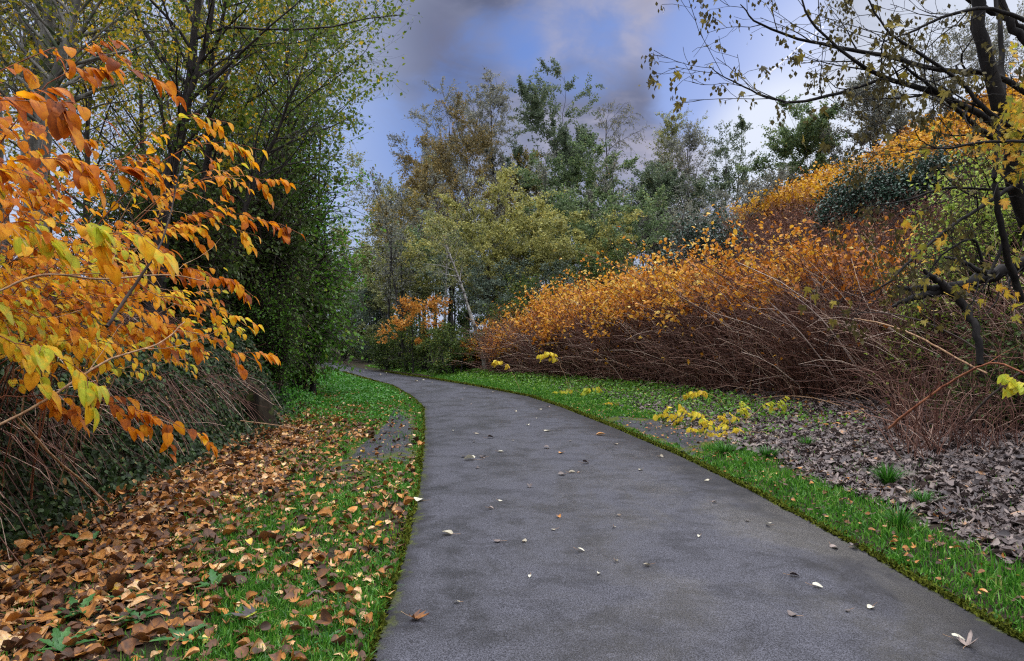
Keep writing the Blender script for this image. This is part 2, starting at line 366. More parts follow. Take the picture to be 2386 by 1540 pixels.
# ------------------------------------------------------------------ ground, path
def ground():
    u = np.linspace(-1, 1, 361); xs = np.sign(u)*(9*np.abs(u)+1500*np.abs(u)**9)+np.sign(u)*30*np.abs(u)**2.2
    v = np.linspace(0, 1, 330); ys = -8+70*v+30*v**3+2500*v**12
    X, Y = np.meshgrid(xs, ys); Z = H(X, Y)
    far = sst(np.hypot(X, Y), 120, 400); Z = Z*(1-far)-.5*far
    V = np.stack([X, Y, Z], -1).reshape(-1, 3); n = len(xs)
    i, j = np.meshgrid(np.arange(len(ys)-1), np.arange(n-1), indexing='ij'); a = (i*n+j).ravel()
    o = mk('ground', V, np.stack([a, a+1, a+n+1, a+n], -1), M['soil'], smooth_=True)
    tag(o, 'dark soil of the verges and banks under leaves and grass', 'ground', kind='structure')
ground()
def path():
    ys = np.concatenate([np.arange(-4, 20, .12), np.arange(20, 62, .25)]); c = np.linspace(0, 1, 41)
    c = .5-.5*np.cos(c*math.pi)*.98-0.0; c = (c-c[0])/(c[-1]-c[0])
    yy = ys[:, None]+0*c[None]
    wob = .02*np.sin(ys*3.1)+.015*np.sin(ys*7.7+1)+.01*np.sin(ys*17)
    l = (xL(ys)+wob)[:, None]; r = (xR(ys)-.8*wob[::-1])[:, None]
    # soften the polyline
    X = l+(r-l)*c[None]; wdt = (r-l)
    edge = np.minimum(c[None]*wdt, (1-c[None])*wdt)
    Z = .012+.035*np.clip(edge, 0, .8)-.02*sst(.06-edge, 0, .06)
    V = np.stack([X, yy, Z], -1).reshape(-1, 3); n = len(c)
    i, j = np.meshgrid(np.arange(len(ys)-1), np.arange(n-1), indexing='ij'); a = (i*n+j).ravel()
    o = mk('path', V, np.stack([a, a+1, a+n+1, a+n], -1), M['asphalt'], attrs={'edge': edge.ravel(), 'redge': np.where(edge > 9, 0, (1-c[None])*wdt).ravel()}, smooth_=True)
    tag(o, 'dark grey asphalt footpath curving away to the far bend', 'path', kind='structure')
path()
def pad(name, pts, label):
    # a patch of old asphalt beside the path, outline given on the ground
    P = np.array(pts, float); c = P.mean(0); ks = np.linspace(0, 1, 9)[1:]
    Pd = np.concatenate([P[i:i+1]+(P[(i+1) % len(P)]-P[i])*t for i in range(len(P)) for t in (0, .25, .5, .75)])
    rr = np.random.default_rng(5); Pd = Pd+rr.normal(0, .03, Pd.shape)
    V = [np.array([[c[0], c[1]]])]+[c+(Pd-c)*k for k in ks]; V = np.concatenate(V); n = len(Pd)
    e = np.concatenate([[1.2]]+[np.full(n, (1-k)*1.4) for k in ks]); Z = np.maximum(H(V[:, 0], V[:, 1]), 0)+.014
    F = [(0, 1+i, 1+(i+1) % n, 1+(i+1) % n) for i in range(n)]
    T = [(0, 1+i, 1+(i+1) % n) for i in range(n)]
    for k in range(len(ks)-1):
        for i in range(n):
            a, b = 1+k*n+i, 1+k*n+(i+1) % n; T += [(a, a+n, b+n), (a, b+n, b)]
    o = mk(name, np.column_stack([V, Z]), T, M['pad'], attrs={'edge': e, 'redge': e+2}, smooth_=True)
    tag(o, label, 'asphalt patch', kind='structure')
def gp(px, py):
    Y = CAMZ*FD/(py-HY); return ((px-CX)/FD*Y, Y)
PADL = [gp(975, 1085), gp(985, 1000), gp(975, 962), gp(925, 940), gp(900, 985), gp(860, 1030), gp(780, 1085), gp(740, 1130), gp(860, 1120)]
PADL_IN = None
PADR = [(xR(9.6)+.06, 9.6), (xR(11)+.06, 11), (xR(13)+.06, 13), (xR(15)+.06, 15), (xR(14)+.9, 14.2), (xR(12)+1.15, 12), (xR(10.4)+1.1, 10.4)]
pad('gravel_pad', PADL, 'mossy patch of worn asphalt left of the path bend')
pad('tarmac_pad', PADR, 'dark tarmac patch on the right verge')
def inpoly(x, y, poly):
    c_ = np.mean(np.array(poly), 0); q_ = .80+.14*wav(np.asarray(x)*4, np.asarray(y)*4); x = c_[0]+(np.asarray(x)-c_[0])/q_; y = c_[1]+(np.asarray(y)-c_[1])/q_
    x = np.asarray(x); ins = np.zeros(x.shape, bool); n = len(poly)
    for i in range(n):
        x1, y1 = poly[i]; x2, y2 = poly[(i+1) % n]
        c = ((y1 > y) != (y2 > y)) & (x < (x2-x1)*(y-y1)/((y2-y1)+1e-12)+x1); ins ^= c
    return ins
# moss rim along both path edges
def mossrim():
    rng = np.random.default_rng(3); n = 60000
    y = 3+32*rng.random(n)**1.8; side = rng.random(n) < .72
    d = rng.exponential(.028, n)-.035
    x = np.where(side, xR(y)+d-.04, xL(y)-d+.0)
    keep = rng.random(n) < np.where(side, .25+.75*sst(y, 6, 12), .35)
    x, y = x[keep], y[keep]; n = len(x)
    z = np.where((x > xL(y)) & (x < xR(y)), .0, H(x, y)); z = np.maximum(z, 0)+.008
    a = rng.normal(size=(n, 3)); a[:, 2] = np.abs(a[:, 2])+.2
    o = leaves('moss', RH, np.column_stack([x, y, z]), a, rng.normal(size=(n, 3))+UPV, rng.uniform(.015, .035, n)*(1+y/18), rng.random(n), M['moss'])
    tag(o, 'yellow green moss creeping along the path edges', 'moss', kind='stuff')
mossrim()

# ------------------------------------------------------------------ trees
def leafset(rng, P, R, n, jit, t0=.15):
    idx = rng.integers(0, len(P), n); t = rng.uniform(t0, 1, n)
    pos, tan, r = interp(P, R, idx, t)
    return pos+rng.normal(0, jit, (n, 3)), tan
def tree(name, label, px, top, Y, wpx, lm, nleaf=14000, ls=.13, bark='bark_far', cb=.25, r0=None, lean=0.0, stems=1, spread=.0, pe=.75,
         n=(17, 9, 5), ang=(.5, 1.05), up=.25, droop=0.0, seed=None, group=None, cat='tree', x=None, z0=None, rb=0.5, wig=.12, shape=1.0, leandep=0.0, flip=0):
    rng = np.random.default_rng(seed if seed is not None else abs(int(px*7+top*3+Y)))
    x = (px-CX)/FD*Y if x is None else x
    z = float(H(x, Y)) if z0 is None else z0
    Ht = CAMZ-(top-HY)/FD*Y-z; wm = wpx/FD*Y/2
    root = empty(name, (x, Y, z), label, cat, group)
    k = 12; s = np.linspace(0, 1, k); Ps = []; Rs = []
    r0 = r0 or Ht*.011
    for i in range(stems):
        a = rng.uniform(0, 2*math.pi); sp = spread*rng.uniform(.4, 1) if stems > 1 else 0
        hh = Ht*(rng.uniform(.75, 1) if i else 1)*(.93 if Y > 30 else .97)
        px_ = x+rng.normal(0, .15)*(stems > 1)+lean*s**1.3+sp*math.cos(a)*s**.8+np.cumsum(rng.normal(0, Ht*.006, k))*(s > 0)
        py_ = Y+rng.normal(0, .15)*(stems > 1)+leandep*s+sp*math.sin(a)*s**.8+np.cumsum(rng.normal(0, Ht*.006, k))*(s > 0)
        Ps.append(np.column_stack([px_, py_, z-.15+(hh+.15)*s])); Rs.append((r0 if i == 0 else r0*.75)*(1-.88*s**.9)*(1+.5*np.exp(-s*18)))
    P0 = np.stack(Ps); R0 = np.stack(Rs)
    if shape == 1.0: prof = lambda t: np.sin(np.clip((t-cb)/(1.06-cb), 0, 1)**pe*math.pi)**.6+.12
    elif shape == 2.0: prof = lambda t: (1.1-np.clip((t-cb)/(1.0-cb), 0, 1))**.8   # conical to the ground
    else: prof = lambda t: .55+.45*np.sin(np.clip((t-cb)/(1.05-cb), 0, 1)*math.pi)
    P1, R1 = grow(rng, P0, R0, max(3, n[0]//stems), cb, .98, *ang, lambda t, i: wm*1.25*prof(t), 7, up-droop*.5, wig, .45)
    L1 = np.linalg.norm(P1[:, -1]-P1[:, 0], axis=1)
    P2, R2 = grow(rng, P1, R1, n[1], .2, 1, .4, 1.0, lambda t, i: L1[i]*.48*(1.15-.6*t), 5, up*.5-droop, wig*1.2, .5)
    L2 = np.linalg.norm(P2[:, -1]-P2[:, 0], axis=1)
    P3, R3 = grow(rng, P2, R2, n[2], .2, 1, .3, .9, lambda t, i: L2[i]*.5, 4, -droop*1.6, wig*1.3, .6)
    fz = Ht/(np.percentile(P3[:, -1, 2], 99.3)-z)
    for Q in (P0, P1, P2, P3): Q[:, :, 2] = z+(Q[:, :, 2]-z)*fz
    mr = .0022*max(1, Y/14)
    T = merge([tubes(P0, R0, 8), tubes(P1, np.maximum(R1, mr), 4), tubes(P2, np.maximum(R2, mr*.8), 3), tubes(P3, np.maximum(R3, mr*.6), 3)])
    mk('trunk', T[0], T[1], M[bark], root, smooth_=True)
    if nleaf:
        p3, t3 = leafset(rng, P3, R3, int(nleaf*.75), ls*.5); p2, t2 = leafset(rng, P2, R2, int(nleaf*.25), ls*.6, .4)
        pos = np.concatenate([p3, p2]); tan = np.concatenate([t3, t2]); m = len(pos)
        # clumped tint: each bough has its own shade of leaf
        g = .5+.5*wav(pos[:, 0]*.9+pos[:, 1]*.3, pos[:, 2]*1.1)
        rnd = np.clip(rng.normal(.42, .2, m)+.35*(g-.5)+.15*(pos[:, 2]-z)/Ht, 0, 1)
        A = tan*.5+rng.normal(0, .6, (m, 3))-UPV*(.35+droop); Nn = rng.normal(0, .7, (m, 3))+UPV*.6
        leaves('crown', RH, pos, A, Nn, rng.uniform(.6, 1.3, m)*ls, rnd, M[lm], root)
    return root

# centre wood beyond the bend
C = [  # label, px, top, Y, width, leaf, nleaf, leaf size, extra
 ('tall pale olive tree closing the gap between hedge and wood', 800, 520, 58, 150, 't_olive', 9000, .15, dict(cb=.15)),
 ('bushy green tree behind the path end at the left', 745, 600, 54, 140, 't_green', 9000, .14, dict(cb=.05, stems=3, spread=1.2)),
 ('dull green tree filling the low left end of the wood', 860, 640, 50, 150, 't_green', 9000, .13, dict(cb=.05, stems=3, spread=1.2)),
 ('broad grey green tree on the left end of the wood against blue sky', 915, 362, 54, 170, 't_olive', 9000, .14, dict(cb=.45, stems=2, spread=1.5)),
 ('thin grey crowned tree behind the ochre tree, left of the drooping birch', 1060, 210, 64, 190, 't_grey', 9000, .14, dict(cb=.45)),
 ('ragged grey tree stepping up from the leftmost crown of the wood', 985, 320, 60, 150, 't_grey', 8000, .14, dict(cb=.35)),
 ('tall ochre topped tree left of the drooping birch', 1095, 262, 54, 215, 't_ochre', 15000, .13, dict(cb=.3)),
 ('birch with a thin drooping top left of the tallest tree', 1165, 188, 58, 150, 't_grey', 7000, .13, dict(cb=.62, droop=.5, bark='bark_far', lean=-1.0)),
 ('tallest tree of the wood with a dark green crown', 1290, 165, 54, 210, 't_dkgreen', 20000, .15, dict(cb=.42, stems=3, spread=1.8, r0=.3)),
 ('almost bare weeping birch top right of the tallest tree', 1435, 242, 60, 110, 't_grey', 1800, .12, dict(cb=.6, droop=.9)),
 ('wide mid green tree below the tallest dark crown', 1370, 350, 50, 260, 't_green', 20000, .14, dict(cb=.3, r0=.26)),
 ('narrow spire like grey tree with an ochre tuft', 1565, 243, 60, 110, 't_olive', 6000, .13, dict(cb=.35, n=(34, 8, 4), ang=(.25, .6))),
 ('slim bare stemmed tree right of the spire like grey tree', 1615, 292, 56, 120, 't_grey', 7000, .12, dict(cb=.25, n=(34, 8, 4), ang=(.25, .6))),
 ('slim dark crowned tree left of the bright cloud gap', 1690, 272, 57, 130, 't_dkgreen', 7000, .13, dict(cb=.3, stems=3, spread=1.6, ang=(.3, .7))),
 ('dark green tree leaning right before the slim grey stems', 1500, 375, 50, 190, 't_dkgreen', 14000, .14, dict(cb=.35, lean=2.5)),
 ('ochre yellow tree filling the gap under the drooping birch', 1215, 340, 53, 180, 't_gold', 12000, .13, dict(cb=.3)),
 ('golden olive round tree low on the left of the wood', 940, 430, 46, 190, 't_gold', 14000, .13, dict(cb=.35, stems=2, spread=1)),
 ('orange brown tinted tree behind the golden olive tree', 1010, 370, 51, 150, 't_ochre', 10000, .13, dict(cb=.3)),
 ('big yellow olive willow in the middle of the wood', 1165, 415, 38, 330, 't_willow', 36000, .12, dict(cb=.42, stems=3, spread=2.2, droop=.25, r0=.2, bark='bark_dark')),
 ('yellow green willow right of the big willow', 1330, 500, 36, 260, 't_willow', 22000, .11, dict(cb=.3, stems=2, spread=1.6, droop=.2, bark='bark_dark')),
 ('green tree on a black forked trunk above the thicket', 1450, 450, 40, 330, 't_green', 22000, .12, dict(cb=.5, stems=3, spread=3.0, r0=.22, bark='bark_dark', lean=1.0)),
 ('grey green tree lowest on the left edge beside the blue sky gap', 890, 560, 44, 170, 't_olive', 11000, .11, dict(cb=.2, stems=3, spread=1.2)),
 ('bluish green tree rising between the birch trunks', 1050, 520, 41, 230, 't_green', 16000, .12, dict(cb=.2)),
 ('dull brown tree behind the small orange tree', 960, 560, 42, 200, 't_olive', 12000, .11, dict(cb=.2, stems=3, spread=1.0)),
 ('dusky tree over the left end of the orange thicket', 1200, 580, 34, 260, 't_bluegreen', 12000, .10, dict(cb=.15, stems=3, spread=1.4)),
 ('shaded green tree behind the crest of the orange thicket', 1420, 560, 36, 240, 't_green', 13000, .10, dict(cb=.15, stems=3, spread=1.2)),
 ('brown twiggy tree right of the black forked trunk', 1570, 470, 40, 190, 't_grey', 9000, .10, dict(cb=.1, stems=4, spread=1.4, ang=(.3, .8))),
 ('pale green far tree in the gap over the path end', 835, 600, 62, 150, 't_gy', 8000, .15, dict(cb=.2)),
 ('small orange leaved tree by the path bend', 962, 690, 33, 110, 't_orange', 1500, .13, dict(cb=.45, r0=.05, ang=(.9, 1.4), n=(9, 6, 3))),
 ('tall grey stemmed tree at the foot of the hill crest', 1760, 400, 46, 170, 't_grey', 7000, .11, dict(cb=.1, stems=4, spread=1.6, ang=(.3, .8))),
 ('low twiggy tree on the left start of the hill crest', 1830, 440, 41, 150, 't_grey', 5000, .10, dict(cb=.15, stems=4, spread=1.2)),
 ('full dark green tree on the hill crest below the vapour trail', 1885, 240, 46, 200, 't_green', 15000, .13, dict(cb=.3, stems=3, spread=1.0)),
 ('thin bare tree between the crest tree and the tall ridge trees', 1955, 300, 46, 110, 't_grey', 2500, .11, dict(cb=.2, stems=2, spread=.7)),
 ('upright thin leaved tree on the ridge under the maple bough', 2030, 165, 44, 150, 't_grey', 6500, .11, dict(cb=.35, stems=2, spread=.7, ang=(.3, .7))),
 ('second upright ridge tree, right of the first thin leaved one', 2095, 190, 43, 130, 't_grey', 4500, .11, dict(cb=.3, ang=(.3, .7))),
 ('bare ridge tree just left of the black maple trunk', 2185, 60, 40, 190, 't_grey', 4500, .10, dict(cb=.25, stems=2, spread=1.1, ang=(.3, .7))),
 ('bare ridge tree just right of the black maple trunk', 2350, 20, 40, 190, 't_grey', 3500, .10, dict(cb=.2, stems=2, spread=1, ang=(.3, .7))),
]
for lab, px, top, Y, wp, lm, nl, ls, ex in C:
    if top < 450 and lm != 't_orange': ex.setdefault('ang', (.35, .85)); ex.setdefault('pe', 1.25); ex['cb'] = max(.2, ex['cb']-.05)
    tree('broadleaf_tree', lab, px, top, Y, wp*1.2, lm, int(nl*2.1) if top < 400 else int(nl*1.15), ls, group='trees of the wood beyond the bend' if px < 1800 else 'trees on the hill crest', **ex)
# slender trunks in the shade of the wood
rng = np.random.default_rng(11)
for i in range(34):
    px = rng.uniform(870, 1720); Y = rng.uniform(34, 58)
    tree('slender_tree', 'slender dark stem in the shade of the wood beyond the bend', px, rng.uniform(330, 560), Y, rng.uniform(60, 120), 't_grey', 900, .12,
         cb=.35, n=(16, 5, 3), r0=rng.uniform(.05, .11), lean=rng.normal(0, 1.0), seed=100+i, group='slender stems in the wood', ang=(.3, .8))
for i, (px, top, Y, ln, lab) in enumerate([(1133, 470, 31, -1.9, 'white birch trunk leaning left beside the orange thicket'), (1040, 500, 36, .4, 'pale birch stem between dark stems left of the leaning white birch'),
        (1235, 520, 37, -.8, 'pale birch trunk half hidden behind the yellow willow'), (1178, 540, 39, .3, 'faint grey birch stem right of the leaning white birch')]):
    tree('birch_tree', lab, px, top, Y, 110, 't_olive', 1800, .10, bark='bark_birch', cb=.55, n=(14, 6, 3), r0=.11, lean=ln, seed=300+i, group='birches in the wood')
# shrubs low in the wood and at the path end
S = [
 ('dark green shrub at the foot of the wood right of the path bend', 1000, 735, 34, 170, 'bushdark', 9000, .09),
 ('low dark green shrub left of the small orange tree', 915, 770, 37, 120, 'bushdark', 7000, .09),
 ('blue green rounded shrub in the gap over the path end', 872, 655, 46, 100, 't_bluegreen', 9000, .10),
 ('brownish shrub closing the view over the path end', 800, 650, 56, 130, 't_gy', 9000, .12),
 ('tall brown green shrub behind the left hedge end', 760, 560, 60, 160, 't_olive', 9000, .13),
 ('dark low shrub where the path vanishes', 800, 770, 52, 120, 'bushdark', 7000, .10),
 ('dark shrub at the far side of the path end', 860, 775, 48, 110, 'bushdark', 6000, .10),
 ('shaded green bush just left of the orange thicket', 1060, 760, 31, 120, 'bushdark', 7000, .08),
 ('green bush behind the left crest of the thicket', 1230, 640, 31, 150, 'bushdark', 8000, .09),
 ('green bush at the back of the thicket under the forked tree', 1380, 590, 33, 170, 'bushdark', 9000, .09),
 ('grey twiggy bush behind the evergreen shrubs', 1600, 470, 37, 190, 't_grey', 9000, .09),
]
for lab, px, top, Y, wp, lm, nl, ls in S:
    tree('shrub', lab, px, top, Y, wp, lm, nl, ls, cb=.05, stems=6, spread=wp/FD*Y*.3, n=(36, 7, 4), r0=.05, cat='shrub', group='shrubs at the foot of the wood', shape=3.0, up=.1)
def blob(name, label, x, y, hgt, wx, wy, lm, nl, ls, group=None, cat='shrub', seed=1, lobes=14, bark='twig_dark', waist=1.0):
    # a dense bush: leaves cluster on shoots that end over an uneven shell
    rng = np.random.default_rng(seed); z = float(H(x, y)); root = empty(name, (x, y, z), label, cat, group)
    n = 420; th = rng.uniform(0, 2*math.pi, n); ph = np.arccos(rng.uniform(-.15, 1, n))
    k = np.array([wx/2, wy/2, hgt]); L0 = rng.normal(size=(lobes, 3)); L0[:, 2] = abs(L0[:, 2]); L0 = nrm(L0)
    d = np.column_stack([np.sin(ph)*np.cos(th), np.sin(ph)*np.sin(th), np.maximum(np.cos(ph), .03)])
    rr = (.60+.42*np.max(d@L0.T, 1)**8)*rng.uniform(.72, 1.12, n)+.22*(rng.random(n) < .07)
    tips = d*k*rr[:, None]; tips[:, :2] *= (waist+(1-waist)*sst(tips[:, 2]/hgt, .1, .62))[:, None]; tips[:, 2] = np.maximum(tips[:, 2], .1)
    gx = x+tips[:, 0]; gy = y+tips[:, 1]; base = np.array([x, y, z])+tips*np.array([.35, .35, 0]); base[:, 2] = H(base[:, 0], base[:, 1])-.05
    tp = np.column_stack([gx, gy, np.maximum(z+tips[:, 2], H(gx, gy)+.1)])
    s = np.linspace(0, 1, 6)[None, :, None]; P = base[:, None]*(1-s)+tp[:, None]*s; P[:, :, 2] += (np.sin(s[0, :, 0]*math.pi)*.12*hgt)[None]
    P[:, 1:-1] += rng.normal(0, .04*hgt, (n, 4, 3)); R = np.linspace(.02, .005, 6)[None]*np.ones((n, 1))*hgt/2.5
    P2, R2 = grow(rng, P, R, 6, .45, 1, .3, 1.0, lambda t, i: (.2 if waist == 1 else .24)*hgt*np.ones(len(t)), 4, -.1 if waist == 1 else -.7, .2, .6)
    V, F = merge([tubes(P[::3], R[::3], 4), tubes(P2, R2, 3)]); mk('branches', V, F, M[bark], root, smooth_=True)
    pos, tan = leafset(rng, P2, R2, nl, ls*.7, .1); m = len(pos); pos[:, 2] = np.maximum(pos[:, 2], H(pos[:, 0], pos[:, 1])+.03)
    g = .5+.5*wav(pos[:, 0]*1.6, pos[:, 2]*2+pos[:, 1])
    rnd = np.clip(rng.normal(.40, .18, m)+.45*(g-.5), 0, 1)
    leaves('foliage', RH, pos, tan*.4+rng.normal(0, .5, (m, 3))-UPV*.35, rng.normal(0, .5, (m, 3))+UPV*.7+SUND*0, rng.uniform(.6, 1.3, m)*ls, rnd, M[lm], root)
    return root
# evergreens on the slope
for i, (px, py, Y, h, wx, lab) in enumerate([
        (1650, 0, 31, 4.2, 3.6, 'dark green evergreen bush at the back edge of the orange thicket'),
        (1570, 0, 30, 3.0, 3.4, 'low blue green evergreen bush left of the taller evergreen'),
        (2045, 535, 0, 3.0, 4.0, 'large dark evergreen shrub high on the orange hillside'),
        (2150, 500, 0, 2.8, 3.6, 'dark evergreen shrub upslope beside the large one'),
        (1985, 555, 0, 2.4, 2.4, 'small dark evergreen shrub at the lower left end of the hillside group'),
        (2235, 465, 0, 2.3, 3.0, 'uppermost evergreen shrub on the hillside behind the maple trunk')]):
    if Y: x = (px-CX)/FD*Y
    else: x, Y, _ = hit(px, py, 14, 60)
    blob('evergreen_shrub', lab, x, Y, h, wx*(1.25 if i > 1 else 1), wx*.8, 'evergreen', 11000, .12, 'evergreen shrubs on the slope', seed=40+i)
# left hedge of green bushes along the verge
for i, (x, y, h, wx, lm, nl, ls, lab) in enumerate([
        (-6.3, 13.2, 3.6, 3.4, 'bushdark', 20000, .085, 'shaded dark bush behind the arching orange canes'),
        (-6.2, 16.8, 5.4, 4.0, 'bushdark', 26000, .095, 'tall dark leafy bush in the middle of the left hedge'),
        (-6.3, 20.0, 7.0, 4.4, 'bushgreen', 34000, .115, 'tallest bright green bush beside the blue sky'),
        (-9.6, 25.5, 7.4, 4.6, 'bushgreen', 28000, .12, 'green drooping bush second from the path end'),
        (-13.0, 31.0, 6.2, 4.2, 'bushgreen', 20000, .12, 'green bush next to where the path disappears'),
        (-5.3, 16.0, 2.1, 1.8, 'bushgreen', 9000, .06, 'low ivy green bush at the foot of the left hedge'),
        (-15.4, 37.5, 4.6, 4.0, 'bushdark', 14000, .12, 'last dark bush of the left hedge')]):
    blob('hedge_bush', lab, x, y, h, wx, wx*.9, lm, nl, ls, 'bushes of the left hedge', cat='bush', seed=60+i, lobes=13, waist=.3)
# hanging shoots at the outline of the bright hedge bush
# trees left, behind the hedge
LT = [ # label, px at base, top, Y, w, leaf, n, ls, extra
 ('grey trunked tree at the far left edge of the picture', 12, -500, 12, 460, 't_lefty', 5000, .07, dict(r0=.14, bark='bark_grey', cb=.4, lean=.2)),
 ('thick grey trunked tree standing tall behind the orange leaves', 66, -560, 10, 540, 't_lefty', 6000, .065, dict(r0=.20, bark='bark_grey', cb=.4, lean=.2)),
 ('grey trunk leaning right beside the thickest grey trunk', 70, -420, 9.5, 500, 't_lefty', 5000, .06, dict(r0=.13, bark='bark_grey', cb=.4, lean=1.1)),
 ('ivy flecked dark tree with twin stems above the orange canes', 375, -420, 12.5, 560, 't_gy', 9000, .075, dict(r0=.16, bark='bark_dark', cb=.35, stems=2, spread=.5, lean=1.7)),
 ('straight dark stemmed tree close behind the twin stemmed one', 440, -380, 14, 460, 't_lefty', 6000, .08, dict(r0=.12, bark='bark_dark', cb=.35, lean=.9)),
 ('slanting thin tree reaching right over the green hedge', 470, -150, 14, 520, 't_gy', 6500, .08, dict(r0=.085, bark='bark_dark', cb=.4, lean=2.4)),
 ('yellow leaved slender tree behind the leftmost trunks', 215, -260, 17, 380, 't_lefty', 7500, .09, dict(r0=.09, bark='bark_dark', cb=.2)),
 ('yellow green tree between the grey trunks and the twin stems', 300, -240, 19, 420, 't_lefty', 8000, .10, dict(r0=.10, bark='bark_dark', cb=.2)),
 ('dense yellow tree behind the leftmost orange canes', 120, -240, 20, 460, 't_lefty', 8500, .10, dict(r0=.10, bark='bark_dark', cb=.2)),
 ('thin green tree rising out of the tall hedge bush', 600, -140, 18, 380, 't_gy', 6500, .09, dict(r0=.09, bark='bark_dark', cb=.45, lean=.5)),
 ('half bare tree behind the hedge at the edge of the open sky', 670, -60, 22, 240, 't_gy', 3600, .10, dict(r0=.09, bark='bark_dark', cb=.5)),
 ('loose green tree drooping beside the open blue sky', 730, 60, 20, 190, 't_gy', 4200, .10, dict(r0=.07, bark='bark_dark', cb=.55, droop=.4)),
 ('ochre tree in the dense left background', 400, -60, 26, 400, 't_ochre', 6000, .12, dict(r0=.10, bark='bark_dark', cb=.15)),
 ('dark ochre tree deep behind the hedge', 530, 0, 27, 360, 't_gy', 6000, .12, dict(r0=.10, bark='bark_dark', cb=.2)),
 ('ochre green tree deep behind the grey trunks', 220, -30, 28, 460, 't_gy', 7000, .12, dict(r0=.10, bark='bark_dark', cb=.1)),
]
for lab, px, top, Y, wp, lm, nl, ls, ex in LT:
    tree('alder_tree', lab, px, top, Y, wp, lm, int(nl*(.5 if Y > 24 else .72)), ls*1.05, n=(34, 7, 4), group='trees behind the left hedge', **ex)

